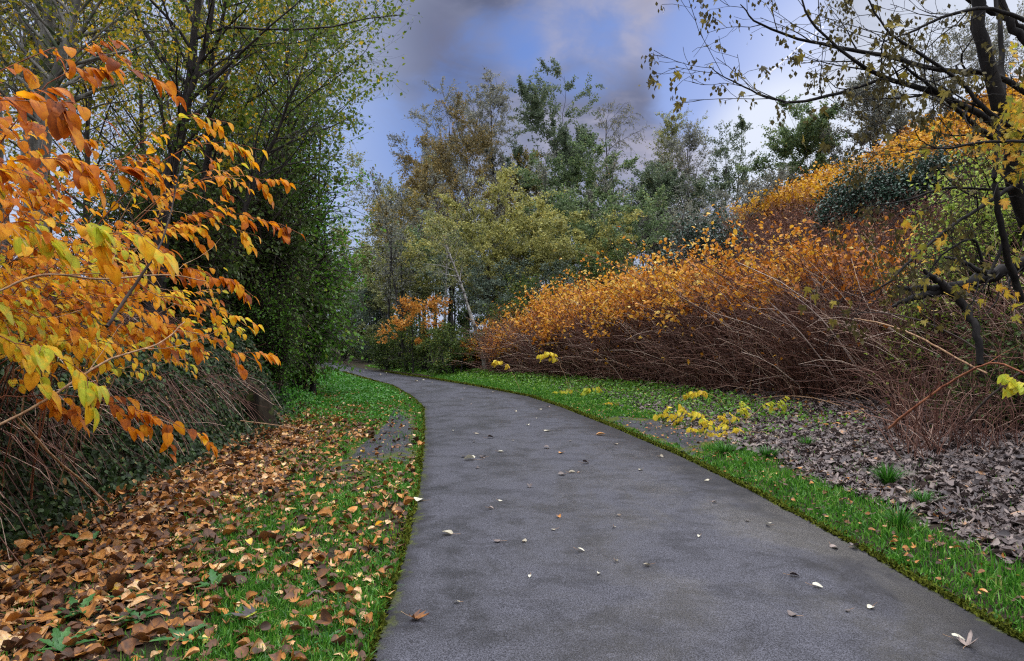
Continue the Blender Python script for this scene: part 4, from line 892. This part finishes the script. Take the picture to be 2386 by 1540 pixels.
spray(1830, 945, 12.5, .9, .5, .35, 'lime green shoot pointing right above the litter', ls=.10, mu=1.0)
spray(1740, 960, 12.6, .5, .6, .3, 'yellow green shoot left of the lime green one', ls=.09, mu=.95)
spray(1290, 915, 20, -.9, .6, .3, 'yellow green shoot at the thicket foot farther up the path', ls=.12, mu=.9)
spray(1355, 915, 19, -.9, .5, .45, 'lime shoot standing over the yellow one farther up the path', ls=.12, mu=1.0)
spray(1395, 950, 16.5, -.7, .4, .2, 'pale golden shoot tip on the verge between the shoot groups', ls=.10, mu=.1)
spray(1260, 835, 19.5, -.8, .6, .8, 'yellow leaved shoot in the face of the thicket', ls=.12, mu=.4)
spray(1150, 850, 22.5, -.8, .6, .6, 'drooping yellow shoot at the left end of the thicket', ls=.12, mu=.2)
spray(1590, 925, 14, -.8, .5, .5, 'pale yellow shoot with round leaves before the bare stems', ls=.10, mu=.4)
spray(2335, 905, 6.2, -.8, .4, .25, 'green edged leaves on a shoot entering at the right edge', ls=.10, mu=1.0, ntw=3)
# long bare canes bent over the right slope
def bare(name, label, pts, r, mat, group=None, cat='bare cane', k=24, tw=0, seed=1, loc=None):
    P = np.array([W(*p) for p in pts]); t = np.linspace(0, len(P)-1, k); i = np.minimum(t.astype(int), len(P)-2); u = (t-i)[:, None]
    Pm = np.concatenate([[2*P[0]-P[1]], P, [2*P[-1]-P[-2]]]); a, b, c, d = Pm[i], Pm[i+1], Pm[i+2], Pm[i+3]
    Q = .5*((2*b)+(-a+c)*u+(2*a-5*b+4*c-d)*u*u+(-a+3*b-3*c+d)*u**3)
    rr = np.interp(np.linspace(0, 1, k), np.linspace(0, 1, len(r)), r); rng = np.random.default_rng(seed)
    Q[1:-1] += rng.normal(0, rr.mean()*.25, (k-2, 3))
    return Q[None], rr[None]
def cane_obj(label, pts, r, mat, group, name='bare_cane', tw=0, seed=1):
    P, R = bare('', '', pts, r, mat, seed=seed); e = empty(name, P[0, 0], label, 'bare cane', group); rng = np.random.default_rng(seed)
    parts = [tubes(P, R, 6)]
    if tw:
        P2, R2 = grow(rng, P, R, tw, .2, .95, .4, 1.0, lambda t, i: .5*np.ones(len(t)), 5, .1, .12, .5); parts.append(tubes(P2, R2, 4))
    mk('stem', *merge(parts), M[mat], e, smooth_=True)
G = 'long bare canes on the right slope'
cane_obj('thick reddish cane slanting out of the litter at right', [(2071, 998, 8.3), (2130, 950, 8.0), (2200, 900, 7.8), (2274, 858, 7.5), (2330, 848, 7.3), (2420, 885, 7.0)], [.014, .013, .011, .009], 'cane_red', G, tw=2, seed=2)
cane_obj('pale tan cane arching from the tangle down to the reddish cane', [(1990, 742, 10.5), (2060, 755, 10.2), (2150, 790, 9.8), (2230, 835, 9.4), (2300, 870, 9.0)], [.010, .013, .014, .012], 'cane_tan', G, seed=3)
cane_obj('dark cane bowed above the pale tan one', [(1950, 735, 11), (2040, 728, 10.5), (2140, 745, 10), (2240, 790, 9.5), (2330, 850, 9.0)], [.006, .009, .010, .010], 'twig_dark', G, seed=4)
cane_obj('thin pale cane near the bottom of the bare stems', [(1700, 945, 15.5), (1790, 925, 14), (1880, 925, 13), (1960, 945, 12)], [.006, .008, .008, .007], 'cane_tan', G, seed=5)
cane_obj('upright pale cane standing straight in the tangle', [(1740, 945, 15.5), (1755, 860, 15.2), (1768, 760, 15), (1775, 690, 15)], [.014, .012, .01, .007], 'cane_tan', G, seed=6)
cane_obj('long grey cane leaning left through the middle of the tangle', [(1980, 950, 13), (1930, 860, 12.8), (1860, 770, 12.7), (1790, 700, 12.7)], [.013, .012, .01, .006], 'cane_grey', G, seed=7, tw=3)
cane_obj('second grey cane parallel to the long leaning one', [(2040, 950, 12.6), (1990, 850, 12.4), (1920, 750, 12.3), (1840, 680, 12.3)], [.013, .012, .01, .006], 'cane_grey', G, seed=8, tw=3)
cane_obj('dark violet cane lying right of the reddish cane', [(2250, 985, 7.6), (2300, 930, 7.4), (2360, 880, 7.3), (2420, 840, 7.2)], [.010, .012, .012, .01], 'twig_dark', G, seed=9)
G = 'long bare canes on the left bank'
cane_obj('long tan cane crossing the left bank upwards to the right', [(-30, 560+130, 3.2), (100, 640, 3.4), (240, 590+60, 3.7), (380, 640, 4.2), (480, 655, 4.6)], [.005, .006, .005, .003], 'cane_tan', G, seed=12, tw=4)
cane_obj('brown cane bowed over the dark bank in the middle', [(-20, 1000, 3.3), (110, 930, 3.5), (250, 840, 3.8), (370, 800, 4.2), (430, 750, 4.5)], [.006, .006, .005, .003], 'cane_tan', G, seed=13, tw=3)
cane_obj('thin pale stalk fallen from the bank onto the leaf litter', [(30, 960, 3.9), (120, 1060, 4.4), (190, 1120, 4.9), (240, 1165, 5.2)], [.006, .007, .007, .006], 'cane_tan', G, seed=14)
cane_obj('pale stalk leaning on the mossy bank', [(360, 920, 6.4), (400, 960, 6.7), (430, 1030, 7.1), (440, 1060, 7.2)], [.005, .006, .006, .005], 'cane_grey', G, seed=15)
cane_obj('long pale stalk pointing out over the verge', [(560, 980, 8.6), (640, 990, 8.8), (730, 1005, 9.0)], [.006, .006, .004], 'cane_tan', G, seed=16)
cane_obj('dark upright twig among the orange leaves', [(250, 760, 3.3), (330, 640, 3.5), (385, 540, 3.7), (425, 370, 3.9)], [.008, .007, .005, .003], 'twig_dark', G, seed=17, tw=3)

# mossy stump at the bank foot
def stump():
    x, y, z = hit(612, 1000, 5, 30); z = .0; e = empty('tree_stump', (x, y, z), 'rotten mossy stump at the foot of the left bank', 'stump'); rng = np.random.default_rng(7)
    k, n = 9, 18; V = []
    for j in range(k):
        t = j/(k-1); r = .20*(1.35-.5*t)
        for i in range(n):
            a = i*2*math.pi/n; rr = r*(1+.16*math.sin(a*5+t*2)+.08*math.sin(a*11)+rng.normal(0, .03)); V.append((x-.1*t+rr*math.cos(a), y+rr*math.sin(a), z-.05+.78*t+(.12*math.sin(a*3) if j == k-1 else 0)))
    V.append((x-.1, y, z+.5)); F = [(j*n+i, j*n+(i+1) % n, (j+1)*n+(i+1) % n, (j+1)*n+i) for j in range(k-1) for i in range(n)]
    T3 = [f[:3] for f in F]+[(f[0], f[2], f[3]) for f in F]+[((k-1)*n+i, (k-1)*n+(i+1) % n, k*n) for i in range(n)]
    mk('trunk', V, T3, barkmat('stump_bark', (.006, .005, .004), (.035, .026, .016), 14, (1, 1, .12), c3=(.06, .08, .02)), e)
stump()

# ------------------------------------------------------------------ right foreground maple
def maple_tree():
    rng = np.random.default_rng(71); bx, by = W(2470, 0, 6.4)[0], 6.4; z = float(H(bx, by))
    e = empty('maple_tree', (bx, by, z), 'dark trunked maple leaning in at the right edge with long bare boughs', 'tree')
    tr, trr = bare('', '', [(2490, 790-(z-1.6)/6.4*FD+20, 6.4), (2440, 700, 6.4), (2395, 520, 6.3), (2360, 400, 6.2), (2325, 250, 6.1), (2295, 120, 6.0), (2270, -20, 6.0), (2250, -260, 6.0)], [.085, .075, .068, .062, .060, .055, .05, .035], None, seed=1)
    t2, r2 = bare('', '', [(2345, 330, 6.2), (2335, 180, 6.5), (2330, 60, 6.6), (2300, -160, 6.8)], [.03, .025, .02, .01], None, seed=2)
    t3, r3 = bare('', '', [(2560, 260, 7.2), (2420, 130, 7.2), (2350, 40, 7.2), (2320, -60, 7.2)], [.045, .042, .038, .03], None, seed=3)
    t4, r4 = bare('', '', [(2420, 90, 7.6), (2340, 40, 7.4), (2260, 0, 7.2), (2200, -60, 7.0)], [.03, .027, .024, .02], None, seed=4)
    low, lr = bare('', '', [(2380, 700, 6.1), (2350, 600, 6.0), (2325, 480, 5.9), (2320, 370, 5.9), (2330, 290, 6.0)], [.03, .028, .025, .022, .02], None, seed=5)
    TP = [tubes(tr, trr, 14), tubes(t3, r3, 10), tubes(t4, r4, 8), tubes(t2, r2, 6), tubes(low, lr, 8)]
    B = [([(2318, 290, 6.0), (2250, 250, 5.8), (2150, 205, 5.6), (2060, 180, 5.5), (1990, 140, 5.4), (1930, 90, 5.4), (1880, 30, 5.4), (1850, -60, 5.4)], [.030, .026, .022, .017, .013, .010, .008, .005]),
         ([(2420, 235, 6.4), (2320, 175, 6.2), (2200, 165, 6.0), (2080, 135, 5.9), (1960, 110, 5.8), (1880, 95, 5.8), (1790, 65, 5.8), (1745, 35, 5.8), (1725, 10, 5.8)], [.026, .024, .02, .017, .013, .010, .007, .004]),
         ([(2062, 182, 5.5), (1960, 215, 5.4), (1860, 237, 5.3), (1790, 228, 5.3), (1730, 200, 5.3), (1680, 175, 5.3), (1652, 155, 5.3)], [.012, .012, .010, .008, .006, .004, .003]),
         ([(2400, 330, 5.6), (2290, 250, 5.5), (2240, 190, 5.5), (2120, 110, 5.4), (2060, 60, 5.4), (2000, -40, 5.4)], [.022, .018, .014, .011, .008, .005]),
         ([(2325, 330, 6.0), (2270, 290, 5.8), (2180, 210, 5.6), (2100, 150, 5.5)], [.025, .02, .014, .008]),
         ([(2380, 420, 6.2), (2290, 480, 5.9), (2200, 540, 5.6), (2120, 610, 5.4), (2060, 665, 5.3), (2010, 690, 5.3)], [.02, .015, .012, .010, .007, .004]),
         ([(2370, 440, 6.2), (2290, 440, 6.0), (2200, 440, 5.9), (2100, 470, 5.8), (2020, 480, 5.8)], [.015, .012, .01, .007, .004]),
         ([(2340, 560, 6.0), (2300, 640, 5.9), (2270, 560, 5.8), (2200, 590, 5.8), (2150, 660, 5.8)], [.014, .012, .01, .008, .004]),
         ([(2420, 60, 5.6), (2300, 20, 5.5), (2200, 40, 5.4), (2120, 75, 5.4), (2060, 95, 5.4)], [.018, .014, .011, .008, .004]),
         ([(2420, 330, 5.2), (2300, 330, 5.1), (2200, 345, 5.0), (2150, 330, 5.0), (2130, 300, 5.0)], [.012, .010, .007, .004, .003])]
    allP, allR = [], []
    for i, (pts, r) in enumerate(B):
        P, R = bare('', '', pts, r, None, seed=80+i)
        n1 = 10; Ln = .55
        P1, R1 = grow(rng, P, R, n1, .12, 1, .35, .95, lambda t, i: Ln*np.ones(len(t)), 6, .15, .15, .45); R1 = np.maximum(R1, .0022)
        P2, R2 = grow(rng, P1, R1, 4, .25, 1, .4, 1.0, lambda t, i: .22*np.ones(len(t)), 4, .1, .18, .6)
        o = mk('bough', *merge([tubes(P, R, 8), tubes(P1, R1, 4), tubes(P2, np.maximum(R2, .0018), 3)]), M['bark_black'], e, smooth_=True)
        allP.append(P2); allR.append(R2)
    P2 = np.concatenate(allP); R2 = np.concatenate(allR)
    # sparse dark leaves and seed clusters on the boughs
    m = 210; pos, tan = leafset(rng, P2, R2, m, .02, .6)
    leaves('withered_leaves', [MP, MPC[0], MPC[1]], pos, rng.normal(0, .4, (m, 3))-UPV*.8, rng.normal(0, 1, (m, 3))-np.array([0, .6, 0]), rng.uniform(.04, .085, m), np.clip(rng.normal(.45, .25, m), 0, 1), M['mapledark'], e)
    m = 2600; cl = rng.integers(0, len(P2), 340); cc = P2[cl][:, -1]; pos = cc[rng.integers(0, 340, m)]+rng.normal(0, .028, (m, 3))-UPV*rng.uniform(0, .06, m)[:, None]
    leaves('seed_clusters', RH, pos, rng.normal(0, .35, (m, 3))-UPV, rng.normal(0, 1, (m, 3)), rng.uniform(.03, .045, m), np.clip(rng.normal(.1, .1, m), 0, 1), M['mapledark'], e)
    # yellow and green leaves round the fork, each bunch on a twig of its own off the nearest wood
    wood = np.concatenate([P2.reshape(-1, 3), tr[0], low[0]])
    tws, lp = [], []
    for i in range(82):
        if i < 50: px, py = rng.normal(2378, 38), rng.normal(325, 55)
        else: px, py = rng.uniform(2080, 2400), rng.uniform(330, 740)
        c = W(px, py, rng.uniform(5.0, 6.4)); q = wood[np.argmin(((wood-c)**2).sum(1))]
        dq = c-q; ln = np.linalg.norm(dq); c = q+dq*min(1, .6/max(ln, 1e-6))
        s_ = np.linspace(0, 1, 5)[:, None]; tw = q*(1-s_)+c*s_; tw[1:-1, 2] += .04*rng.uniform(.3, 1.5); tws.append(tw)
        nn = rng.integers(4, 8) if i < 50 else rng.integers(1, 4); lp.append(c+rng.normal(0, .06 if i < 50 else .04, (nn, 3)))
    TP.append(tubes(np.stack(tws), np.full((len(tws), 5), .0028)*np.linspace(1.2, .6, 5), 4)); mk('trunk', *merge(TP), M['bark_black'], e, smooth_=True)
    pos = np.concatenate(lp); m = len(pos)
    leaves('leaves', [MP, MPC[2]], pos, rng.normal(0, .5, (m, 3))-UPV*.7, rng.normal(0, .6, (m, 3))+np.array([0, -.9, .5]), rng.uniform(.045, .09, m), np.clip(rng.normal(.55, .28, m), 0, 1), M['maple'], e)
maple_tree()
def dead_limb():
    e = empty('dead_limb', W(2380, 640, 8.3), 'black broken limb lying across the right slope below the maple', 'dead limb')
    A = [([(2440, 596, 8.0), (2386, 618, 8.2), (2320, 636, 8.3), (2260, 660, 8.3), (2205, 668, 8.3), (2149, 672, 8.3), (2090, 668, 8.3)], [.085, .075, .07, .065, .055, .04, .015]),
         ([(2153, 629, 8.2), (2180, 650, 8.2), (2210, 676, 8.2), (2249, 716, 8.2), (2275, 770, 8.1), (2285, 850, 8.0)], [.02, .035, .045, .045, .04, .035]),
         ([(2201, 598, 8.4), (2245, 612, 8.3), (2287, 632, 8.3), (2320, 634, 8.25)], [.012, .025, .03, .03]),
         ([(2079, 715, 8.2), (2110, 700, 8.2), (2149, 688, 8.25), (2223, 672, 8.3)], [.015, .03, .04, .04])]
    parts = [tubes(*bare('', '', p, r, None, seed=90+i), 10) for i, (p, r) in enumerate(A)]
    P, R = bare('', '', A[0][0], A[0][1], None, seed=90); rng = np.random.default_rng(9)
    P1, R1 = grow(rng, P, R*.3, 26, .05, 1, .5, 1.3, lambda t, i: .7*np.ones(len(t)), 7, -.5, .2, .5); parts.append(tubes(P1, np.maximum(R1, .003), 4))
    mk('limb', *merge(parts), M['bark_black'], e, smooth_=True)
dead_limb()
# lime leaved creeper bush behind the maple and dark shrubbery at right
for i, (px, py, Y, h, wx, mat, nl, ls, lab) in enumerate([
        (2300, 640, 11.5, 3.5, 2.4, 'limeleaf', 16000, .075, 'lime leaved bush on the slope behind the black limb'),
        (2400, 600, 11, 3.6, 2.6, 'limeleaf', 15000, .07, 'lime leaved bush at the right edge behind the maple trunk'),
        (2345, 500, 14.5, 4.4, 3.6, 'limeleaf', 14000, .08, 'yellow green bush above and behind the other two lime bushes'),
        (2420, 790, 9.5, 1.5, 2.4, 'bushdark', 7000, .06, 'dark twiggy bush below the black limb at the right edge')]):
    x = (px-CX)/FD*Y; blob('creeper_bush', lab, x, Y, h, wx, wx*.7, mat, nl, ls, 'bushes on the right slope', cat='bush', seed=170+i)
def dark_twigs():
    rng = np.random.default_rng(77); m = 900; y = rng.uniform(8.2, 12, m); x = rng.uniform(.52, .80, m)*y; st = np.column_stack([x, y, H(x, y)])
    a = rng.uniform(0, 2*math.pi, m); el = rng.uniform(.2, 1.4, m); ll = rng.uniform(.6, 1.5, m); dv = np.column_stack([np.cos(a)*np.cos(el), np.sin(a)*np.cos(el)*.6, np.sin(el)])
    s = np.linspace(0, 1, 6)[None, :, None]; P = st[:, None]+dv[:, None]*ll[:, None, None]*s; P[:, :, 2] += np.sin(s[0, :, 0]*math.pi)[None]*.15; P[:, 1:] += rng.normal(0, .03, (m, 5, 3))
    P[:, :, 2] = np.maximum(P[:, :, 2], H(P[:, :, 0], P[:, :, 1])+.01)
    o = stems_mesh(P, rng.uniform(.003, .008, m)[:, None]*np.linspace(1, .4, 6)[None], rng.beta(1.5, 2.5, m)*.9, 4, M['stems'], 'bramble_tangle', None)
    tag(o, 'dark bramble tangle under the black limb on the right slope', 'brambles', kind='stuff')
dark_twigs()

# ------------------------------------------------------------------ fallen leaves lying singly
rng = np.random.default_rng(81)
def onpath(px, py):
    x, y = gp(px, py); return x, y
def fallen(px, py, s, T, tint, label, mat='litter_warm', group=None, curl=None, zl=.03, ground_=False, ang=None, tilt=.15):
    if ground_: x, y, z = hit(px, py, 2.5, 30); z += .04
    else:
        x, y = gp(px, py); ed = min(x-float(xL(y)), float(xR(y))-x); z = .012+.035*min(max(ed, 0), .8)+.006
    a = rng.uniform(0, 2*math.pi) if ang is None else ang; A = np.array([[math.cos(a), math.sin(a), rng.normal(0, tilt*.4)]]); Nn = np.array([[rng.normal(0, tilt), rng.normal(0, tilt), 1.0]])
    V, F, r, e = scatter(T, np.array([[x, y, z]]), A, Nn, np.array([s]), np.array([tint]))
    V[:, 2] += max(0, z-V[:, 2].min()) if not ground_ else max(0, z-.02-V[:, 2].min())
    em = empty('fallen_leaf', (x, y, z), label, 'fallen leaf', group)
    mk('blade', V, F, M[mat], em, {'rnd': r, 'edge': e})
    d = A[0]/np.linalg.norm(A[0]); p0 = np.array([x, y, z+.002]); st = np.stack([p0+d*.02*s/.1, p0-d*.35*s+UPV*.006, p0-d*.8*s+np.array([.1*s, 0, .012])])[None]
    mk('stalk', *tubes(st, np.full((1, 3), .0012), 4), M['cane_tan'], em)
pale = leafmat('pale_leaf', [(0, (.16, .12, .09)), (.5, (.42, .38, .28)), (1, (.62, .60, .48))], None, 0, .15); M['pale'] = pale
named = [
 (1053, 1254, .085, LC[0], .55, 'flat pale leaf lying alone near the left edge of the path', 'pale'), (1105, 1079, .14, LC[2], .8, 'largest pale curled leaf in the cluster of four on the path', 'pale'),
 (1082, 1072, .09, LC[1], .1, 'dark curled leaf left in the cluster of four on the path', 'litter_grey'), (1130, 1073, .09, LC[3], .2, 'dark upturned leaf right in the cluster of four on the path', 'litter_grey'),
 (1112, 1098, .06, LC[1], .1, 'small dark leaf lowest in the cluster of four on the path', 'litter_grey'), (985, 1172, .11, LC[3], .9, 'cream leaf on the left path edge', 'pale'),
 (957, 1448, .11, MPC[3], .3, 'crumpled brown maple leaf near the lower left corner of the path', 'litter_warm'), (1346, 1296, .055, K1, .9, 'small pale leaf in the middle of the path', 'pale'),
 (1893, 1382, .06, K1, 1.0, 'whitish leaf with its stalk up on the right half of the path', 'pale'), (1840, 1357, .06, LC[2], .05, 'dark twisted leaf left of the whitish stalked leaf', 'litter_grey'),
 (2250, 1522, .10, MPC[3], .75, 'crumpled grey leaf with long stalk in the lower right corner', 'litter_grey'), (2218, 1502, .06, K2, .9, 'pale leaf touching the crumpled grey one in the lower right corner', 'pale'),
 (1938, 1280, .07, LC[3], .7, 'curled leaf left of a pair by the right path edge', 'litter_grey'), (1985, 1282, .07, LC[2], .4, 'brown curled leaf right of a pair by the right path edge', 'litter_grey'),
 (1235, 1143, .07, LC[2], .2, 'dark leaf just left of the path centre line', 'litter_grey'), (1358, 1087, .085, LC[2], .3, 'dark upturned leaf right of the cluster of four', 'litter_grey'),
 (1275, 1052, .10, LC[3], .3, 'dark winged leaf beyond the cluster of four', 'litter_grey'), (1310, 1063, .08, LC[0], .7, 'tan leaf beside the dark winged leaf', 'litter_warm'),
 (1390, 1019, .14, LC[0], .65, 'orange brown leaf farthest along the right half of the path', 'litter_warm'), (1136, 1027, .10, LC[2], .2, 'dark leaf standing up farthest left on the path', 'litter_grey'),
 (1270, 1010, .11, LC[3], .6, 'pale leaf farthest in the middle of the path', 'pale'), (1495, 1103, .06, LC[0], .6, 'pale flat leaf near the tarmac patch side', 'pale'),
 (1650, 1125, .06, LC[1], .6, 'pale leaf beside the mossy right edge', 'pale'), (1235, 1358, .03, K1, .9, 'tiny white leaf below the path middle', 'pale'),
 (1070, 1417, .035, K1, .6, 'tiny leaf above the lower left path corner', 'pale'), (1430, 1240, .035, LC[0], .5, 'small leaf right of the small pale middle leaf', 'pale'),
 (1220, 1276, .045, LC[3], .4, 'small folded leaf left of the small pale middle leaf', 'pale'), (1300, 1215, .05, LC[2], .5, 'small brown leaf above the path middle', 'litter_warm'),
 (1740, 1225, .04, LC[1], .1, 'dark speck like leaf toward the right edge', 'litter_grey'), (1795, 1234, .055, K2, .8, 'pale leaf right of the dark speck like one', 'pale'),
 (1660, 1180, .05, LC[0], .4, 'flat brown leaf on the far right part of the path', 'litter_grey'), (1315, 1114, .09, LC[0], .5, 'long thin leaf across the path left of the dark upturned one', 'litter_grey'),
]
for px, py, s, T, tint, lab, mt in named: fallen(px, py, s, T, tint, lab, mt, 'leaves lying on the path')
for px, py, s, T, tint, lab, mt in [
 (685, 1250, .12, MP, .95, 'bright yellow maple leaf on the left verge', 'yellow'), (583, 1448, .10, MP, 1.0, 'pale yellow star shaped maple leaf near the bottom edge', 'yellow'),
 (505, 1345, .16, LC[0], .9, 'largest tan leaf standing out on the left grass', 'litter_warm'), (430, 1385, .13, K1, .66, 'orange heart shaped leaf beside the largest tan leaf', 'litter_warm'),
 (893, 1227, .09, K1, .7, 'orange leaf near the left path edge', 'knot_near'), (140, 1450, .17, MPC[2], .55, 'rust red maple leaf by the lower left corner', 'litter_warm'),
 (30, 1500, .17, K1, .85, 'broad tan leaf in the lower left corner', 'litter_warm'), (350, 1410, .13, K2, .85, 'salmon coloured curled leaf in the lower grass', 'litter_warm'),
 (270, 1480, .13, K1, .88, 'tan pointed leaf left of the lower grass', 'litter_warm'), (680, 1330, .12, K3, .88, 'tan leaf below the bright yellow maple leaf', 'litter_warm'),
 (440, 1240, .11, K2, .9, 'pale tan leaf in the upper litter', 'litter_warm'), (715, 1455, .05, K1, .75, 'small golden leaf on the grass by the path', 'knot_near'),
 (600, 1450, .12, MPC[0], .1, 'dark violet brown maple leaf beside the pale yellow star', 'litter_grey'), (740, 1390, .11, MPC[1], .4, 'grey brown maple leaf near the path edge', 'litter_grey')]:
    fallen(px, py, s, T, tint, lab, mt, 'single leaves on the left verge', ground_=True, tilt=.25)
for i in range(46):
    y = 4+rng.random()**1.3*34; x = float(xL(y))+(.1+.8*rng.random())*float(xR(y)-xL(y)); px = x/y*FD+CX; py = HY+CAMZ*FD/y
    fallen(px, py, rng.uniform(.025, .05)*(1+y/22), LC[i % 4], rng.random(), 'small leaf scattered on the asphalt away from the bigger ones', ['pale', 'litter_grey', 'pale'][i % 3], 'small scattered leaves on the path')

# contrail
def contrail():
    a, b = W(1768, 192, 3000), W(1918, 62, 3000); k = 24; s = np.linspace(0, 1, k)[:, None]; P = (a*(1-s)+b*s)[None]
    rng = np.random.default_rng(2); R = (5.0*np.interp(s[:, 0], [0, .15, 1], [.2, .5, .6])*(1+.15*rng.normal(size=k)))[None]
    bm = MB('vapour'); p = princ((.95, .95, .97), 1, 0); tr = N('ShaderNodeBsdfTranslucent'); tr.inputs[0].default_value = (.95, .95, 1, 1)
    mx = N('ShaderNodeMixShader'); mx.inputs[0].default_value = .5; L(p.outputs[0], mx.inputs[1]); L(tr.outputs[0], mx.inputs[2]); L(mx.outputs[0], bm.out.inputs[0])
    V, F = tubes(P, R, 8); o = mk('contrail', V, F, bm.m, smooth_=True); tag(o, 'white vapour trail crossing the blue gap in the clouds', 'contrail')
contrail()
